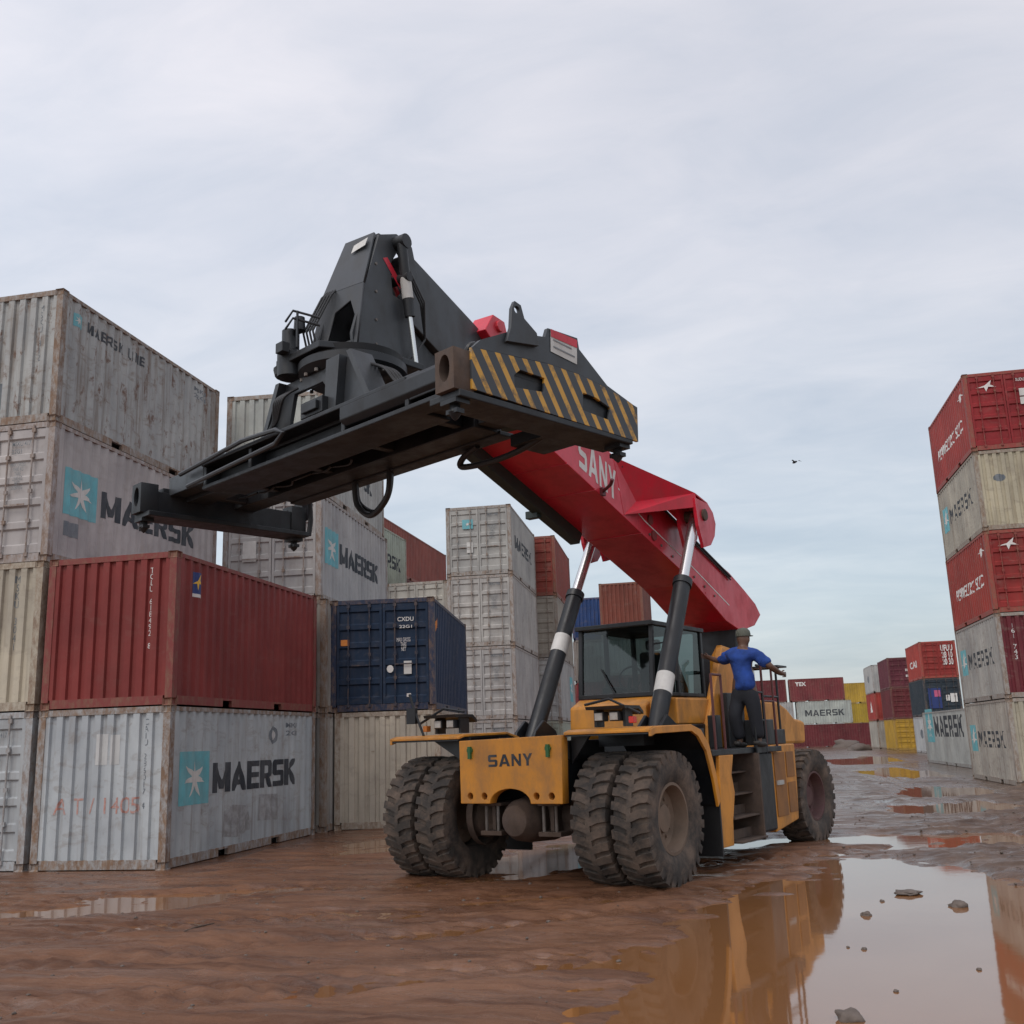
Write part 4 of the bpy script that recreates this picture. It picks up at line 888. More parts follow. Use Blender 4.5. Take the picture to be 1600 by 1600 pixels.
for (x, y) in ((1.88, 3.75), (1.88, 4.2)): rl.tube([(x, y, 1.55), (x, y, 2.95)], 0.02, 6)
rl.tube([(1.88, 3.75, 2.95), (1.88, 4.2, 2.95)], 0.02, 6); rl.tube([(1.88, 3.75, 2.3), (1.88, 4.2, 2.3)], 0.018, 6)
rl.build('handrail', plain('dark_red_rail', (0.10, 0.03, 0.028), 0.5), rs, True)
rl = MB()
for (x, y) in ((1.60, 4.5), (1.60, 5.2), (0.9, 5.2)): rl.tube([(x, y, 1.6), (x, y, 2.90)], 0.022, 6)
rl.tube([(1.60, 4.3, 2.90), (1.60, 5.35, 2.90), (0.8, 5.35, 2.90)], 0.022, 6); rl.tube([(1.60, 4.5, 2.40), (1.60, 5.2, 2.40)], 0.02, 6); rl.box(1.1, 1.7, 5.05, 5.5, 2.90, 2.93)
rl.build('handrail', M['black'], rs, True)
# lift cylinders
for s in (-1, 1):
    A, Bm, T = Vector((s*1.05, 1.45, 1.65)), Vector((s*1.0, 2.98, 4.22)), Vector((s*0.96, 3.72, 5.42))
    cy = MB().tube([A, Bm], 0.135, 20).tube([Bm-(Bm-A)*0.03, Bm+(Bm-A)*0.01], 0.155, 20).build('lift_cylinder', M['black'], rs, True)
    MB().tube([Bm, T], 0.085, 18).build('piston_rod', M['chrome'], cy, True)
    d = (Bm-A)
    q_ = 0.30 if s > 0 else 0.60
    MB().tube([A+d*q_, A+d*(q_+0.11)], 0.139, 20).build('band', M['white'], cy, True)
    off = Vector((s*0.02, 0.15, -0.05))
    MB().tube([A+d*0.15+off, A+d*0.9+off*1.1], 0.022, 8).tube([A+Vector((-0.17, 0, 0)), A+Vector((0.17, 0, 0))], 0.07, 12).build('hydraulic_pipe', M['black'], cy, True)
# boom
bm_ = empty('boom', (0, 0, 0), 0, rs)
HW = 0.50
prof = [(-1.0, 6.13), (2.0, 5.22), (4.6, 4.42), (5.9, 3.86), (6.6, 3.72), (7.35, 3.88), (7.72, 4.12), (7.48, 4.32), (6.95, 4.54), (6.25, 4.80), (5.2, 5.06), (1.9, 6.13), (-1.0, 7.04)]
bs = MB().prism(prof, -HW, HW, 'x').build('outer_section', M['red'], bm_, bevel=0.012)
# rib and pinstripe on the visible side
def on_side(s, t, x=HW+0.004):   # s along y, t 0 bottom..1 top
    zb = 5.83-0.305*s; zt = 6.70-0.31*s
    return Vector((x, s, zb+(zt-zb)*t))
for s0, s1, t0, t1 in ((-0.9, 0.66, 0.68, 0.68), (1.90, 2.75, 0.44, 0.30), (2.75, 4.35, 0.30, 0.30), (4.4, 6.1, 0.30, 0.22)):
    MB().add([on_side(s0, t0), on_side(s1, t1), on_side(s1, t1+0.028), on_side(s0, t0+0.028)], [(0, 1, 2, 3)]).build('pinstripe', M['whiteink'], bs)
p0 = on_side(0.70, 0.16); U = on_side(1.85, 0.16)-p0; V_ = Vector((0, 0.0, 0.50))
flat_text('SANY', p0, U, V_, 'whiteink', bs, 0.05, 0.1)
MB().box(HW, HW+0.05, 1.30, 1.40, 5.42, 5.54).tube([(HW+0.03, 1.34, 5.48), (HW+0.30, 1.10, 5.50), (HW+0.36, 1.05, 5.56)], 0.028, 6).build('hose_clamp', plain('dark_red_clamp', (0.09, 0.01, 0.015), 0.5), bs)
for sy in (0.35, 1.15, 2.62, 5.05):
    zb = 5.83-0.305*sy; MB().box(-HW-0.006, HW+0.006, sy-0.012, sy+0.012, zb-0.010, zb+0.02).build('weld_seam', M['red'], bs)
for k in range(7):
    P = on_side(2.9+0.42*k, 0.12); MB().tube([P, P+Vector((0.018, 0, 0))], 0.022, 8).build('bolt', M['steel'], bs, True)
MB().tube([on_side(s_, 0.93, HW+0.03) for s_ in (2.0, 3.0, 4.4, 5.2, 6.2)], 0.022, 8).tube([on_side(s_, 0.86, HW+0.03) for s_ in (4.3, 5.2, 6.2)], 0.016, 8).build('hydraulic_pipe', M['black'], bs, True)
# flared lift cylinder brackets
for s in (-1, 1):
    X = lambda v: s*v
    i0, o1 = 0.495, 1.12
    A0 = (X(i0), 1.80, 6.14); C0 = (X(i0), 2.05, 5.24)
    Bt = (X(o1), 3.45, 5.74); Bm2 = (X(o1), 3.95, 5.66); Be = (X(o1), 4.22, 5.38); Bl = (X(o1), 4.05, 5.02); Bb = (X(o1), 3.66, 4.86); Bf = (X(o1), 3.52, 5.52)
    A2 = (X(i0), 4.35, 5.40); A3 = (X(i0), 4.9, 4.95)
    mid = (X(0.52), 2.45, 5.52)
    v = [A0, C0, mid, Bt, Bf, Bm2, Be, A2]
    w = MB().add(v, [(0, 2, 3), (0, 1, 2), (1, 4, 3, 2), (0, 3, 5, 7), (7, 5, 6)])
    # front flange, solid outer cheek with rounded end, inner cheek
    o2 = o1-0.04
    for x in (o1, 0.80): w.prism([(3.42, 5.66), (3.95, 5.64), (4.14, 5.52), (4.22, 5.34), (4.14, 5.12), (3.95, 4.94), (3.66, 4.86), (3.50, 5.2)], min(X(x), X(x-0.045)), max(X(x), X(x-0.045)), 'x')
    ob = w.build('cylinder_bracket', M['red'], bm_)
    so = ob.modifiers.new('thick', 'SOLIDIFY'); so.thickness = 0.02; so.offset = 0
    MB().tube([(X(0.74), 3.74, 5.42), (X(1.16), 3.74, 5.42)], 0.10, 18).build('pivot_pin', M['rust'], ob, True)
    pl = MB()
    for yy, zz in ((2.95, 5.30), (3.05, 5.05)): pl.tube([(X(0.495), yy, zz), (X(0.53), yy, zz)], 0.085, 16)
    pl.build('cover_plate', plain('brown_red_cover', (0.22, 0.04, 0.04), 0.6), ob, True)
# dark hose tray under the left edge of the outer section
MB().prism([(-1.2, 5.98), (2.25, 4.93), (2.35, 5.13), (-1.2, 6.22)], -0.62, -0.44, 'x').prism([(-1.1, 6.06), (-0.8, 5.97), (-0.8, 6.1), (-1.1, 6.2)], -0.50, 0.5, 'x').box(-0.74, -0.52, 1.1, 1.22, 5.2, 5.32).build('hose_tray', plain('dark_green_tray', (0.018, 0.032, 0.028), 0.5), bm_, bevel=0.008)
# red sheave carrier at the outer section's mouth
MB().prism([(-1.62, 7.16), (-1.42, 7.44), (-1.15, 7.42), (-1.0, 7.02), (-1.4, 7.02)], 0.18, 0.50, 'x').tube([(0.1, -1.3, 7.30), (0.54, -1.3, 7.30)], 0.08, 12).build('boom_head_bracket', M['red'], bm_, bevel=0.01)
# inner telescopic section
ins_ = MB().prism([(-3.15, 6.90), (-2.4, 6.60), (0.0, 5.92), (0.0, 6.68), (-1.0, 7.02), (-2.95, 7.72), (-3.15, 7.66)], -0.36, 0.36, 'x').build('telescopic_section', M['grey'], bm_, bevel=0.012)
MB().prism([(-3.25, 7.0), (-2.55, 6.60), (-2.2, 6.50), (-2.35, 6.15), (-2.8, 6.05), (-3.3, 6.3)], 0.10, 0.30, 'x').prism([(-3.25, 7.0), (-2.55, 6.60), (-2.2, 6.50), (-2.35, 6.15), (-2.8, 6.05), (-3.3, 6.3)], -0.30, -0.10, 'x').build('damping_bracket', M['black'], ins_, bevel=0.01)

# ------------------------------------------------------------------ head and spreader
sp = empty('spreader', (0, 0, 0), 0, rs)
rc = 0.10
def hx(z): return 0.30 if z > 7.5 else (0.34 if z > 6.6 else 0.40)
side_o = [(-3.66, 7.70), (-3.34, 7.84), (-3.05, 7.78), (-2.95, 7.45), (-3.30, 7.05), (-3.10, 6.75), (-3.12, 6.35), (-3.3, 6.10), (-4.1, 6.12), (-4.12, 6.32), (-3.90, 7.0)]
hole = [(-3.62, 6.45), (-3.30, 6.45), (-3.22, 6.72), (-3.48, 7.22), (-3.60, 6.9)][0:0]
hole2 = [(-3.42, 7.02), (-3.22, 7.0), (-3.12, 7.45), (-3.32, 7.62), (-3.46, 7.4)]
for xx in (rc-0.22, rc+0.30):
    pl = plate('head_cheek', side_o, [hole2], xx, xx+0.04, 'x', M['grey'], sp, 0.006)
# front cover plates with the five sided opening, built in their own planes
def tilt_plate(name, bl, br, tl, tr, holes, th, mat, parent):
    bl, br, tl, tr = map(Vector, (bl, br, tl, tr))
    o = plate(name, [(0, 0), (1, 0), (1, 1), (0, 1)], holes, 0, 1, 'z', mat, parent)
    nrm = (br-bl).cross(tl-bl).normalized()
    for v in o.data.vertices:
        u, w_, h = v.co; a = bl.lerp(br, u); c = tl.lerp(tr, u); v.co = a.lerp(c, w_)+nrm*(-h*th)
    return o
up = tilt_plate('head_cover', (rc-0.27, -3.96, 6.98), (rc+0.36, -3.96, 6.98), (rc-0.18, -3.68, 7.74), (rc+0.28, -3.68, 7.74), [], 0.03, M['grey'], sp)
lw = tilt_plate('head_cover', (rc-0.34, -4.12, 6.12), (rc+0.40, -4.12, 6.12), (rc-0.27, -3.96, 6.975), (rc+0.36, -3.96, 6.975), [[(0.32, 0.14), (0.93, 0.14), (0.93, 0.44), (0.74, 0.78), (0.40, 0.66)]], 0.03, M['grey'], sp)
MB().add([(rc+0.02, -3.795, 7.50), (rc+0.24, -3.795, 7.54), (rc+0.24, -3.745, 7.66), (rc+0.02, -3.745, 7.62)], [(0, 1, 2, 3)]).build('placard', M['white'], up)
MB().box(rc-0.2, rc+0.28, -3.9, -3.3, 6.14, 6.2).box(rc-0.18, rc+0.28, -3.6, -3.2, 7.72, 7.76).build('head_core', M['black'], sp)
MB().tube([(rc-0.25, -3.34, 7.70), (rc+0.50, -3.34, 7.70)], 0.09, 14).tube([(rc-0.36, -3.3, 7.25), (rc+0.5, -3.3, 7.25)], 0.06, 12).build('head_pin', M['black'], sp, True)
MB().add([(rc+0.345, -3.60, 7.42), (rc+0.345, -3.52, 7.46), (rc+0.345, -3.22, 7.18), (rc+0.345, -3.30, 7.14)], [(0, 1, 2, 3)]).tube([(rc+0.2, -3.1, 7.05), (rc+0.2, -3.3, 7.35)], 0.03, 8).build('red_hose', M['red'], sp)
dc = MB().tube([(rc+0.43, -3.36, 7.68), (rc+0.43, -3.22, 6.78)], 0.062, 16).build('tilt_cylinder', M['black'], sp, True)
MB().tube([(rc+0.43, -3.295, 7.25), (rc+0.43, -3.25, 7.0)], 0.068, 16).build('band', M['white'], dc, True)
MB().tube([(rc+0.43, -3.22, 6.78), (rc+0.43, -3.10, 6.12)], 0.032, 12).build('piston_rod', M['chrome'], dc, True)
# slewing ring and its frame; below this everything is turned with the container frame
ANG = math.atan2(0.19096, 0.98178)
sf = Vector((0.0954, -3.6987, 0))
def SM(): return Matrix.Translation(sf) @ Matrix.Rotation(-ANG, 4, 'Z')
SPM = SM()
def sb(mb): mb.v = [tuple(SPM @ Vector(p)) for p in mb.v]; return mb
sb(MB().lathe([(5.86, 0.001), (5.86, 0.54), (5.93, 0.62), (6.02, 0.62), (6.05, 0.56), (6.12, 0.58), (6.12, 0.001)], 44, 'z', (0.12, -0.12, 0))).build('slewing_ring', M['black'], sp, True)
yk = MB().prism([(-0.52, -4.35), (0.30, -4.50), (0.62, -4.1), (0.72, -3.2), (0.4, -2.85), (-0.35, -2.85), (-0.5, -3.4)], 6.06, 6.14, 'z')
yk.build('turntable_plate', M['black'], sp, bevel=0.01)
# slewing motors with a guard
mo = MB()
mo.lathe([(5.92, 0.001), (5.92, 0.15), (6.20, 0.15), (6.24, 0.10), (6.48, 0.10), (6.50, 0.001)], 18, 'z', (-0.36, -4.28, 0)).lathe([(6.0, 0.001), (6.0, 0.22), (6.08, 0.24), (6.12, 0.001)], 18, 'z', (-0.46, -4.12, 0)).lathe([(6.40, 0.001), (6.44, 0.07), (6.60, 0.06), (6.61, 0.001)], 12, 'z', (-0.20, -4.30, 0))
mo.build('slewing_motor', M['black'], sp, True)
gd = MB()
for dz in (0, 0.09): gd.tube([(-0.30, -4.42, 6.45+dz), (-0.10, -4.50, 6.50+dz), (0.12, -4.30, 6.42+dz)], 0.014, 6)
gd.tube([(-0.05, -4.48, 6.15), (-0.05, -4.48, 6.58)], 0.014, 6).build('motor_guard', M['black'], sp, True)
MB().tube([(rc+0.30, -4.05, 6.02), (rc+0.40, -4.10, 6.02)], 0.10, 16).build('grease_cover', plain('olive_brass_cover', (0.12, 0.10, 0.03), 0.6), sp, True)
# trapezoid side frames under the ring
for w0 in (-0.62, 0.55):
    o = plate('ring_support', [(-0.86, 5.22), (1.25, 5.22), (0.86, 5.88), (-0.52, 5.88)], [[(-0.42, 5.24+0.04), (0.42, 5.28), (0.42, 5.52), (0.25, 5.72), (-0.30, 5.72)]], w0, w0+0.05, 'y', M['grey'], sp, 0.006)
    o.data.transform(SPM)
    for pr_, q_ in (([(-0.86, 5.22), (-0.78, 5.22), (-0.46, 5.88), (-0.54, 5.88)], 0.18), ([(1.19, 5.22), (1.27, 5.22), (0.90, 5.88), (0.82, 5.88)], 0.18), ([(0.42, 5.22), (0.62, 5.22), (0.70, 5.88), (0.46, 5.88)], -0.004)):
        sb(MB().prism(pr_, w0-0.10, w0+q_, 'y')).build('support_rib', M['grey'], o)
# main frame: fixed centre box with side guide rails
ZB, ZT = 4.90, 5.24
mbx = MB().box(-1.95, 1.95, -0.66, 0.48, ZT-0.09, ZT-0.02)
for w0, w1 in ((-0.62, -0.26), (0.06, 0.44)): mbx.box(-1.93, 1.93, w0, w1, ZB+0.02, ZT-0.09)
for a in (-1.7, -0.55, 0.6, 1.7): mbx.box(a-0.05, a+0.05, -0.26, 0.06, ZB+0.06, ZT-0.09)
mbx.box(-1.95, 1.95, -0.86, -0.60, ZT-0.05, ZT).box(-1.95, 2.6, -0.84, -0.60, ZB, ZB+0.05).box(-1.95, 1.95, 0.40, 0.62, ZT-0.05, ZT).box(-1.95, 1.95, 0.40, 0.60, ZB, ZB+0.05)
for a in (-1.93, -0.9, 0.9, 1.93): mbx.box(a-0.03, a+0.03, -0.82, -0.60, ZB+0.05, ZT-0.05)
mf = sb(mbx).build('main_frame', M['black'], sp, bevel=0.01)
sb(MB().tube([(-2.4, -0.90, 5.18), (-0.9, -0.92, 5.26), (-0.2, -0.92, 5.22), (-0.05, -0.92, 5.15), (-0.2, -0.92, 5.06), (-2.2, -0.9, 4.99)], 0.028, 8)).build('hydraulic_pipe', M['grey'], mf, True)
# sliding arms
for s in (-1, 1):
    lo, hi = sorted((s*1.5, s*2.96)); arm = MB()
    for w0 in (-0.585, 0.10): arm.box(min(s*1.94, s*2.96), max(s*1.94, s*2.96), w0, w0+0.30, ZB+0.05, ZT-0.07)
    arm.box(min(s*2.5, s*2.62), max(s*2.5, s*2.62), -0.285, 0.10, ZB+0.07, ZB+0.20)
    arm.box(min(s*1.97, s*2.85), max(s*1.97, s*2.85), -0.82, -0.60, ZB+0.10, ZT)      # guide beside the arm
    if s > 0: arm.prism([(-0.86, 5.06), (-0.80, 5.00), (-0.66, 5.00), (-0.60, 5.06), (-0.60, 5.20), (-0.66, 5.26), (-0.80, 5.26), (-0.86, 5.20)], 0.9, 2.84, 'x')
    arm = sb(arm).build('sliding_arm', M['grey' if s < 0 else 'black'], sp, bevel=0.01)
# end beams with corner housings and twistlocks
def oval(cx, cy, rx, ry, n=16): return [(cx+rx*math.cos(2*PI*i/n), cy+ry*math.sin(2*PI*i/n)) for i in range(n)]
for s in (-1, 1):
    x0, x1 = sorted((s*2.82, s*3.02))
    eb = MB().box(x0, x1, -0.98, 0.98, 4.74, 5.04)
    eb.box(min(s*2.66, s*3.06), max(s*2.66, s*3.06), -1.16, 1.18, 4.68, 4.745)
    if s < 0: eb.box(x0+0.02, x1-0.02, -0.9, -0.1, 5.04, 5.10); eb.prism([(-0.7, 5.04), (0.5, 5.04), (0.3, 5.24), (-0.5, 5.24)], x0+0.05, x1-0.05, 'x')
    ebo = sb(eb).build('end_beam', M['black'], sp, bevel=0.01)
    for w0, w1 in ((-1.21, -0.98), (0.98, 1.21)):
        # hollow corner housing: tube whose open ends show
        o = plate('corner_housing', [(x0-0.02, 4.745), (x1+0.02, 4.745), (x1+0.02, 5.12), (x0-0.02, 5.12)], [oval((x0+x1)/2, 4.95, 0.068, 0.125)], w0, w1, 'y', M['rust' if (s > 0 and w0 < 0) else 'black'], ebo, 0.012)
        o.data.transform(SPM)
        wc = (w0+w1)/2
        tl = sb(MB().lathe([(4.50, 0.001), (4.53, 0.035), (4.575, 0.06), (4.60, 0.045), (4.68, 0.045)], 14, 'z', ((x0+x1)/2, wc, 0)).box((x0+x1)/2-0.07, (x0+x1)/2+0.07, wc-0.045, wc+0.045, 4.56, 4.60).box((x0+x1)/2-0.10, (x0+x1)/2+0.10, wc-0.08, wc+0.08, 4.64, 4.68))
        tl.build('twistlock', M['black'], ebo, True)
    if s < 0:
        sb(MB().tube([(x1+0.1, 1.10, 5.28), (x1+0.1, 1.22, 5.2), (x1+0.05, 1.27, 4.95), (x1+0.05, 1.24, 4.72)], 0.035, 8).box(x0, x1, 1.16, 1.26, 4.95, 5.20)).build('lock_linkage', M['black'], ebo, True)
# warning-striped end plate with two slots, and the dark upper gusset
PX = 3.035
hz = plate('hazard_plate', [(-1.02, 4.77), (1.26, 4.72), (1.28, 5.09), (0.80, 5.19), (0.40, 5.235), (-0.05, 5.235), (-0.45, 5.20), (-1.02, 5.15)],
           [[(-0.50, 4.90), (-0.12, 4.94), (-0.10, 5.08), (-0.42, 5.085), (-0.50, 5.02)], [(0.42, 4.88), (0.80, 4.86), (0.84, 4.99), (0.62, 5.05), (0.44, 5.06)]], PX, PX+0.03, 'x', M['hazard'], sp, 0.003)
hz.data.transform(Matrix.Identity(4)); hz.matrix_local = SPM
gs = sb(MB().prism([(-1.0, 5.155), (-0.45, 5.205), (-0.05, 5.24), (0.40, 5.24), (0.80, 5.195), (1.24, 5.10), (0.82, 5.22), (0.42, 5.50), (0.40, 5.61), (-0.02, 5.60), (-0.06, 5.50), (-0.55, 5.42), (-0.9, 5.25)], PX-0.02, PX+0.024, 'x'))
gs.v = gs.v
go_ = gs.build('end_gusset', M['grey'], sp)
o = plate('lifting_lug', [(-0.62, 5.30), (-0.20, 5.36), (-0.22, 5.48), (-0.38, 5.58), (-0.42, 5.70), (-0.50, 5.72), (-0.54, 5.64), (-0.56, 5.45)], [circle(-0.475, 5.64, 0.035, 12)], PX+0.03, PX+0.07, 'x', M['grey'], go_, 0.004); o.data.transform(SPM)
sb(MB().box(PX-0.5, PX-0.02, -0.35, 0.35, 5.2, 5.45)).build('valve_box', M['black'], sp, bevel=0.01)
sb(MB().box(PX-0.30, PX-0.02, -0.60, 0.95, 4.80, 5.14)).build('slot_dark_backing', M['hose'], sp)  # black box added behind the striped plate so its slots look dark
sg = sb(MB().add([(PX+0.030, 0.0, 5.37), (PX+0.030, 0.37, 5.33), (PX+0.030, 0.385, 5.585), (PX+0.030, 0.01, 5.60)], [(0, 1, 2, 3)])).build('warning_sign', M['white'], go_)
sb(MB().add([(PX+0.034, 0.01, 5.52), (PX+0.034, 0.38, 5.50), (PX+0.034, 0.385, 5.583), (PX+0.034, 0.01, 5.598)], [(0, 1, 2, 3)])).build('sign_header', M['red'], sg)
sb(MB().add([(PX+0.034, 0.04, 5.42), (PX+0.034, 0.34, 5.39), (PX+0.034, 0.34, 5.405), (PX+0.034, 0.04, 5.435)], [(0, 1, 2, 3)]).add([(PX+0.034, 0.04, 5.49), (PX+0.034, 0.30, 5.465), (PX+0.034, 0.30, 5.478), (PX+0.034, 0.04, 5.503)], [(0, 1, 2, 3)])).build('sign_print', M['fadedink'], sg)
sb(MB().prism([(2.05, 4.90), (2.60, 4.90), (2.60, 4.80)], 0.6, 0.75, 'y').box(2.0, 3.0, 0.50, 1.0, 4.78, 4.9)).build('arm_bracket', M['black'], sp)
# clutter: hose bundles, valve blocks, cable chain and bolt rows
rnd = random.Random(5)
ring_h = []
def hose(pts, r_=0.03, name='hose'):
    P = [Vector(q) for q in pts]; out = []
    for i in range(len(P)-1):
        a, b_, c_, d_ = P[max(i-1, 0)], P[i], P[i+1], P[min(i+2, len(P)-1)]
        for k in range(8):
            t = k/8; out.append(0.5*((2*b_)+(c_-a)*t+(2*a-5*b_+4*c_-d_)*t*t+(-a+3*b_-3*c_+d_)*t**3))
    out.append(P[-1]); return sb(MB().tube(out, r_, 8)).build(name, M['hose'], sp, True)
for k in range(5):
    o_ = 0.045*k; hose([(-0.35+o_, -0.66, 5.75), (-0.42+o_, -0.80, 5.62), (-0.55+o_*0.5, -0.74, 5.42), (-0.9+o_, -0.70, 5.28+0.02*k), (-1.6, -0.62+0.03*k, 5.27)], 0.016)
for k in range(4): hose([(0.95, -0.5+0.05*k, 5.75), (1.25, -0.55+0.05*k, 5.6), (1.5, -0.5+0.05*k, 5.36), (2.2, -0.45+0.05*k, 5.27), (2.75, -0.4+0.04*k, 5.28)], 0.016)
for k in range(6): hose([(-2.4+0.4*k, -0.07+0.02*(k % 2), 4.99), (-2.1+0.4*k, -0.12+0.05*(k % 3), 4.955), (-1.95+0.4*k, -0.08, 4.98)], 0.014)
sb(MB().box(0.1, 0.5, -0.80, -0.66, 5.28, 5.46).box(0.16, 0.44, -0.84, -0.80, 5.32, 5.42)).build('valve_block', M['black'], sp, bevel=0.008)
sb(MB().box(-0.30, -0.16, -0.88, -0.78, 6.14, 6.26)).build('valve_block', M['black'], sp, bevel=0.008)
sb(MB().box(1.4, 1.8, -0.55, -0.25, 5.26, 5.42)).build('valve_block', M['grey'], sp, bevel=0.01)
for k in range(9): sb(MB().lathe([(ZT-0.02, 0.001), (ZT-0.02, 0.024), (ZT+0.012, 0.024), (ZT+0.012, 0.001)], 6, 'z', (-1.7+0.42*k, -0.74, 0))).build('bolt', M['steel'], mf)
for k in range(10):
    a_ = PI+PI*k/9; sb(MB().lathe([(5.835, 0.001), (5.835, 0.022), (5.87, 0.022), (5.87, 0.001)], 6, 'z', (0.12+0.57*math.cos(a_), -0.12+0.57*math.sin(a_), 0))).build('bolt', M['steel'], sp)
for k in range(4): MB().tube([(rc-0.30+0.05*k, -4.14, 6.12), (rc-0.34+0.05*k, -4.20, 6.45), (rc-0.20+0.05*k, -4.05, 6.9), (rc-0.22+0.04*k, -3.9, 7.05)], 0.013, 6).build('hose', M['hose'], sp, True)
for k in range(3): MB().tube([(rc+0.38+0.03*k, -3.3, 7.45), (rc+0.46+0.03*k, -3.05, 7.0), (rc+0.40, -2.9, 6.6), (rc+0.36, -3.2, 6.2)], 0.013, 6).build('hose', M['hose'], sp, True)
for z_ in (6.3, 6.6, 6.95, 7.3): MB().tube([(rc+0.335, -3.72, z_), (rc+0.352, -3.72, z_)], 0.018, 6).build('bolt', M['steel'], sp)
# hanging hoses
def hose(pts, r_=0.03, name='hose'):
    P = [Vector(p) for p in pts]; out = []
    for i in range(len(P)-1):
        a, b_, c_, d_ = P[max(i-1, 0)], P[i], P[i+1], P[min(i+2, len(P)-1)]
        for k in range(8):
            t = k/8; out.append(0.5*((2*b_)+(c_-a)*t+(2*a-5*b_+4*c_-d_)*t*t+(-a+3*b_-3*c_+d_)*t**3))
    out.append(P[-1]); return sb(MB().tube(out, r_, 8)).build(name, M['hose'], sp, True)
hose([(-0.55, 0.40, 4.90), (-0.52, 0.42, 4.62), (-0.25, 0.42, 4.45), (0.05, 0.42, 4.62), (0.10, 0.42, 4.92)], 0.038)
hose([(-0.60, 0.46, 4.90), (-0.56, 0.48, 4.66), (-0.25, 0.48, 4.50), (0.0, 0.48, 4.66), (0.06, 0.48, 4.92)], 0.028)
hose([(2.6, 0.55, 4.86), (2.1, 0.60, 4.76), (1.6, 0.62, 4.73), (1.15, 0.60, 4.76), (1.2, 0.56, 4.84), (1.5, 0.5, 4.90)], 0.035)
hose([(-0.75, -0.30, 5.3), (-0.95, -0.35, 5.5), (-1.25, -0.35, 5.48), (-1.45, -0.3, 5.3)], 0.05); hose([(-0.8, -0.22, 5.3), (-1.0, -0.25, 5.56), (-1.2, -0.25, 5.52), (-1.4, -0.2, 5.3)], 0.05)
hose([(2.6, -0.7, 5.1), (2.75, -0.75, 5.32), (2.65, -0.5, 5.38), (2.4, -0.4, 5.25)], 0.03)
sb(MB().box(-2.5, -2.1, -0.4, 0.0, 5.2, 5.36).box(-2.95, -2.7, -0.3, 0.2, 5.2, 5.32)).build('junction_box', M['black'], sp, bevel=0.01)
# ------------------------------------------------------------------ person on the steps
def skin_mesh(name, joints, edges, mat, parent, sub=2, root=0):
    me = bpy.data.meshes.new(name); me.from_pydata([j[0] for j in joints], edges, [])
    o = bpy.data.objects.new(name, me); COL.objects.link(o)
    o.modifiers.new('skin', 'SKIN'); o.modifiers.new('sub', 'SUBSURF').levels = sub
    o.modifiers['sub'].render_levels = sub
    for i, sv in enumerate(me.skin_vertices[0].data): sv.radius = joints[i][1]; sv.use_root = (i == root)
    dg = bpy.context.evaluated_depsgraph_get(); m2 = bpy.data.meshes.new_from_object(o.evaluated_get(dg))
    bpy.data.objects.remove(o); m2.name = name
    ob = link(name, m2, mat, parent); 
    for p in ob.data.polygons: p.use_smooth = True
    return ob
pe = empty('person', (0, 0, 0)); tag(pe, 'person in a blue shirt and olive cap standing on the machine steps, gripping the rails', 'person')
pm = Matrix.Translation(Vector((VO[0], VO[1], 0))) @ Matrix.Rotation(-VH, 4, 'Z') @ Matrix.Translation(Vector((1.83, 3.05, 1.60)))
pe.matrix_world = pm @ Matrix.Rotation(R(-12), 4, 'Z') @ Matrix.Diagonal((1.14, 1.1, 0.965, 1))
# local: x to the machine's left (towards the viewer's right), y rearwards (away from viewer); he faces away, leaning to his left
J = [((0.02, 0.02, 0.98), (0.13, 0.10)), ((0.02, 0.02, 1.15), (0.15, 0.115)), ((0.01, 0.03, 1.33), (0.185, 0.12)), ((0.02, 0.04, 1.47), (0.15, 0.10)), ((0.03, 0.05, 1.56), (0.062, 0.062)),
     ((-0.19, 0.03, 1.45), (0.075, 0.075)), ((-0.40, 0.10, 1.38), (0.055, 0.055)), ((-0.60, 0.16, 1.46), (0.042, 0.042)), ((0.23, 0.04, 1.44), (0.075, 0.075)), ((0.40, 0.10, 1.22), (0.055, 0.055)), ((0.42, 0.30, 1.12), (0.042, 0.042)),
     ((-0.09, 0.03, 0.88), (0.10, 0.10)), ((-0.12, -0.06, 0.50), (0.070, 0.070)), ((-0.12, 0.04, 0.10), (0.045, 0.045)), ((0.12, 0.03, 0.88), (0.10, 0.10)), ((0.13, 0.05, 0.50), (0.070, 0.070)), ((0.13, 0.10, 0.10), (0.045, 0.045)),
     ((-0.13, -0.02, 0.045), (0.045, 0.045)), ((-0.13, 0.14, 0.035), (0.042, 0.035)), ((0.14, 0.03, 0.045), (0.045, 0.045)), ((0.15, 0.22, 0.035), (0.042, 0.035))]
sk = lambda a: [(p, tuple(x*0.93 for x in r_)) for p, r_ in a]
E_ = [(0, 1), (1, 2), (2, 3), (3, 4), (3, 5), (5, 6), (6, 7), (3, 8), (8, 9), (9, 10), (0, 11), (11, 12), (12, 13), (0, 14), (14, 15), (15, 16), (13, 17), (17, 18), (16, 19), (19, 20)]
# head joined to the neck
J += [((0.035, 0.06, 1.63), (0.075, 0.085)), ((0.035, 0.075, 1.72), (0.082, 0.100)), ((0.035, 0.07, 1.79), (0.070, 0.085))]
n0 = 21; E_ += [(4, n0), (n0, n0+1), (n0+1, n0+2)]
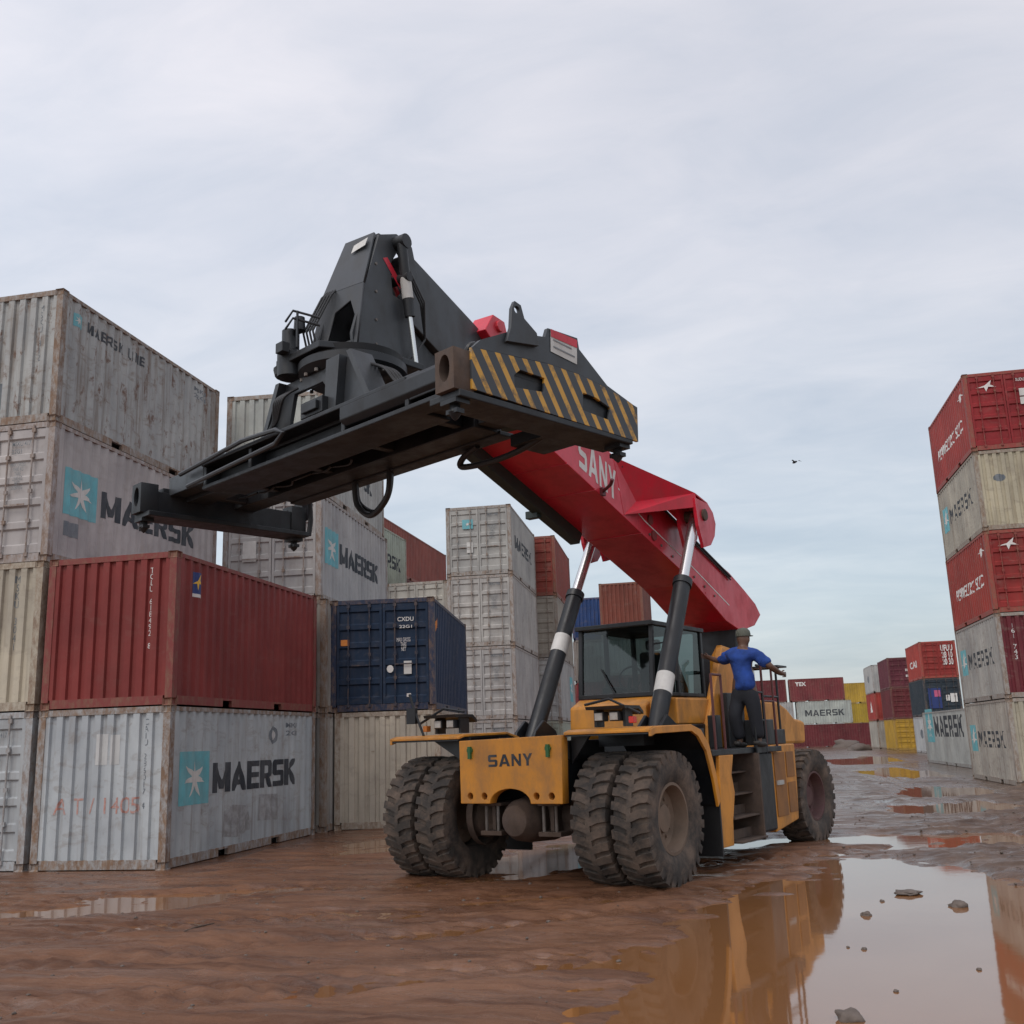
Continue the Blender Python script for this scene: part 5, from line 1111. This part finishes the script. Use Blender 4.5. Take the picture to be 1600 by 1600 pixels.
# hands: palm, four fingers and a thumb, curled round the rails
def hand(wrist, wi, d, side):
    global J, E_
    d = Vector(d).normalized(); w = Vector(wrist); up = Vector((0, 0, 1)); 
    pa = w+d*0.06; J.append((tuple(pa), (0.034, 0.024))); pi = len(J)-1; E_.append((wi, pi))
    for k in range(4):
        base = pa+d*0.045+up*(0.032-0.021*k); L_ = (0.030, 0.034, 0.032, 0.026)[k]
        curl = Vector((0, -1, 0)) if abs(d.y) < 0.7 else Vector((-side, 0, 0))
        pts = [base, base+d*L_+curl*0.010, base+d*L_*1.1+curl*0.040, base+d*L_*0.5+curl*0.058]
        pr = pi
        for q in pts: J.append((tuple(q), (0.0095, 0.0095))); E_.append((pr, len(J)-1)); pr = len(J)-1
    t0 = w+d*0.035+up*0.035; pr = pi
    for q in (t0, t0+d*0.03+up*0.02, t0+d*0.055+up*0.022): J.append((tuple(q), (0.011, 0.011))); E_.append((pr, len(J)-1)); pr = len(J)-1
hand(J[7][0], 7, (-0.9, 0.2, 0.3), -1); hand(J[10][0], 10, (0.1, 0.95, -0.1), 1)
# facial features point away from the camera (he looks at the cab) but are modelled
fx = [((0.035, 0.165, 1.70), (0.014, 0.018)), ((0.035, 0.185, 1.685), (0.010, 0.010))]
J += fx; E_ += [(n0+1, len(J)-2), (len(J)-2, len(J)-1)]
for s in (-1, 1): J += [((0.035+s*0.088, 0.06, 1.70), (0.012, 0.026))]; E_ += [(n0+1, len(J)-1)]
body = skin_mesh('body', sk(J), E_, M['skin'], pe, 2)
for s in (-1, 1): MB().lathe([(-0.008, 0.001), (0, 0.012), (0.008, 0.001)], 10, 'y', (0.035+s*0.032, 0.160, 1.725)).build('eye', M['hose'], pe, True)
MB().tube([(0.010, 0.165, 1.655), (0.035, 0.172, 1.652), (0.060, 0.165, 1.655)], 0.006, 6).build('mouth', plain('lips', (0.12, 0.04, 0.035), 0.5), pe, True)
shirt = [((0.03, 0.03, 0.82), (0.225, 0.175)), ((0.02, 0.02, 1.10), (0.195, 0.145)), ((0.01, 0.03, 1.33), (0.205, 0.140)), ((0.02, 0.04, 1.49), (0.165, 0.115)), ((0.03, 0.05, 1.575), (0.080, 0.078)),
         ((-0.19, 0.03, 1.445), (0.098, 0.098)), ((-0.40, 0.10, 1.38), (00.07, 0.085)), ((0.23, 0.04, 1.435), (0.098, 0.098)), ((0.39, 0.10, 1.24), (0.085, 0.085))]
skin_mesh('shirt', shirt, [(0, 1), (1, 2), (2, 3), (3, 4), (3, 5), (5, 6), (3, 7), (7, 8)], M['shirt'], pe, 3)
for o_ in list(pe.children):
    if o_.name.startswith('shirt'):
        for v_ in o_.data.vertices:
            n_ = noise.noise(Vector((v_.co.x*9, v_.co.y*9, v_.co.z*4.5)))+0.5*noise.noise(Vector((v_.co.x*20, v_.co.y*20, v_.co.z*12)))
            v_.co += v_.normal*n_*0.022
tr = [((0.02, 0.02, 1.0), (0.155, 0.12)), ((0.02, 0.02, 0.90), (0.165, 0.135)), ((-0.085, 0.02, 0.74), (0.112, 0.12)), ((-0.12, -0.06, 0.50), (0.098, 0.10)), ((-0.12, 0.035, 0.12), (0.080, 0.085)), ((0.115, 0.03, 0.74), (0.112, 0.12)), ((0.13, 0.05, 0.50), (0.098, 0.10)), ((0.13, 0.095, 0.12), (0.080, 0.085))]
skin_mesh('trousers', tr, [(0, 1), (1, 2), (2, 3), (3, 4), (1, 5), (5, 6), (6, 7)], M['trousers'], pe, 2)
for x, y, dx in ((-0.13, -0.02, 0), (0.14, 0.03, 0.01)):
    skin_mesh('boot', [((x, y-0.02, 0.11), (0.058, 0.062)), ((x, y-0.01, 0.055), (0.055, 0.055)), ((x+dx, y+0.12, 0.045), (0.052, 0.044)), ((x+dx, y+0.20, 0.038), (0.045, 0.034))], [(0, 1), (1, 2), (2, 3)], M['boot'], pe, 2)
cp = MB().lathe([(1.735, 0.098), (1.77, 0.102), (1.82, 0.094), (1.86, 0.065), (1.878, 0.001)], 20, 'z', (0.035, 0.07, 0))
cp.prism([(-0.04, 0.15), (0.11, 0.15), (0.09, 0.235), (0.035, 0.25), (-0.02, 0.235)], 1.742, 1.754, 'z')
cp.build('cap', M['cap'], pe, True)

# ------------------------------------------------------------------ small things
def rock(x, y, r_, z, name, label, seed, flat=0.6):
    rnd = random.Random(seed); bm = bmesh.new(); bmesh.ops.create_icosphere(bm, subdivisions=3, radius=r_)
    for v in bm.verts:
        n_ = noise.noise(v.co/r_*1.3+Vector((seed, 0, 0)))*0.45+noise.noise(v.co/r_*3.5+Vector((0, seed, 0)))*0.18
        v.co *= 1+n_; v.co.z *= flat
    me = bpy.data.meshes.new(name); bm.to_mesh(me); bm.free()
    o = link(name, me, M['stone']); o.location = (x, y, z)
    for p in me.polygons: p.use_smooth = True
    tag(o, label, 'stone', 'stones lying in and beside the puddle'); return o
for k, (px, py, r_, lb) in enumerate(((1328, 1592, .085, 'largest brown stone at the bottom edge of the big puddle'), (1400, 1549, .018, 'tiny pebble alone in the middle of the puddle'), (1350, 1483, .022, 'small dark pebble in the puddle near the yellow reflection'),
        (1325, 1480, .014, 'tiny pebble left of another near the yellow reflection'), (1354, 1430, .05, 'dark flat clod rising in the upper left of the puddle'), (1497, 1416, .08, 'greenish clod standing in the puddle on its right side'), (1378, 1408, .025, 'small pebble above the flat clod in the puddle'),
        (1420, 1397, .13, 'wide flat mud clod at the far edge of the big puddle'), (967, 1502, .02, 'small dark pebble on the bare mud left of the puddle'), (1530, 1515, .02, 'small pebble at the right side of the puddle'))):
    x, y = backproj(px, py, 0); rock(x, y, r_, 0.0+r_*0.15, 'stone', lb, k+3, 0.55 if r_ < 0.09 or k == 0 else 0.22)
x0, y0 = backproj(285, 1458, 0.04); x1, y1 = backproj(335, 1444, 0.04)
tw = MB().tube([(x0, y0, 0.045), ((x0*2+x1)/3, (y0*2+y1)/3+0.04, 0.06), ((x0+2*x1)/3, (y0+2*y1)/3+0.02, 0.055), (x1, y1, 0.05)], [0.012, 0.01, 0.009, 0.005], 6).build('twig', M['rust'], None, True)
tag(tw, 'thin dark curved twig lying on the brown mud in front of the nearest stack', 'twig')
for k, (px, py, r_, lb) in enumerate(((1322, 1158, 0.9, 'low rubbish heap between the far maroon and grey containers'), (1345, 1163, 0.7, 'smaller heap beside the far rubbish heap'))):
    x, y = backproj(px, py+10, 0); o = rock(x, y, r_*1.6, 0.1, 'dirt_heap', lb, 40+k, 0.5); o['category'] = 'heap'; o['group'] = 'heaps of dirt at the far end'
# loose grit and clods over the mud: nobody could count them
gb = MB(); rn = np.random.RandomState(3)
ico = bmesh.new(); bmesh.ops.create_icosphere(ico, subdivisions=1, radius=1); iv = [v.co.copy() for v in ico.verts]; iff = [[v.index for v in f.verts] for f in ico.faces]; ico.free()
def ground_z(x, y):
    i_ = int(np.searchsorted(gx, x)); j_ = int(np.searchsorted(gy, y)); return H[j_, i_]
cnt = 0
while cnt < 2600:
    if rn.rand() < 0.5: x, y = rn.uniform(9.5, 17), rn.uniform(-6, 30)
    else: x, y = rn.uniform(-2, 13), rn.uniform(-11, 8)
    z_ = ground_z(x, y)
    if z_ < 0.004: continue
    s_ = 0.006+0.022*rn.rand()**3; rz_ = rn.rand()*6.28; sy_ = 0.6+0.6*rn.rand()
    gb.add([(x+s_*(c.x*math.cos(rz_)-c.y*sy_*math.sin(rz_)), y+s_*(c.x*math.sin(rz_)+c.y*sy_*math.cos(rz_)), z_+s_*c.z*0.6) for c in iv], iff); cnt += 1
gv = gb.build('gravel', M['stone']); gv['kind'] = 'stuff'; gv['label'] = 'loose grit and small clods scattered over the wet mud'; gv['category'] = 'gravel'
# a bird far up over the yard
d = (f_*1594.78573 + r2*(1242-800) - u2*(722-800)).normalized(); P = CAM+d*60
bd = MB().lathe([(-0.22, 0.001), (-0.12, 0.05), (0.05, 0.07), (0.16, 0.045), (0.24, 0.001)], 8, 'y').add([(0.04, -0.08, 0.02), (0.04, 0.08, 0.02), (0.22, 0.0, 0.10), (0.22, -0.10, 0.10), (0.40, -0.12, 0.02)], [(0, 1, 2, 3), (2, 4, 3)]).add([(-0.04, -0.08, 0.02), (-0.04, 0.08, 0.02), (-0.22, 0.0, 0.10), (-0.22, -0.10, 0.10), (-0.40, -0.12, 0.02)], [(0, 1, 2, 3), (2, 4, 3)]).build('bird', M['bird'])
bd.location = P; bd.rotation_euler = (0, 0, 0.6); tag(bd, 'small dark bird gliding in the grey sky right of the boom', 'bird')
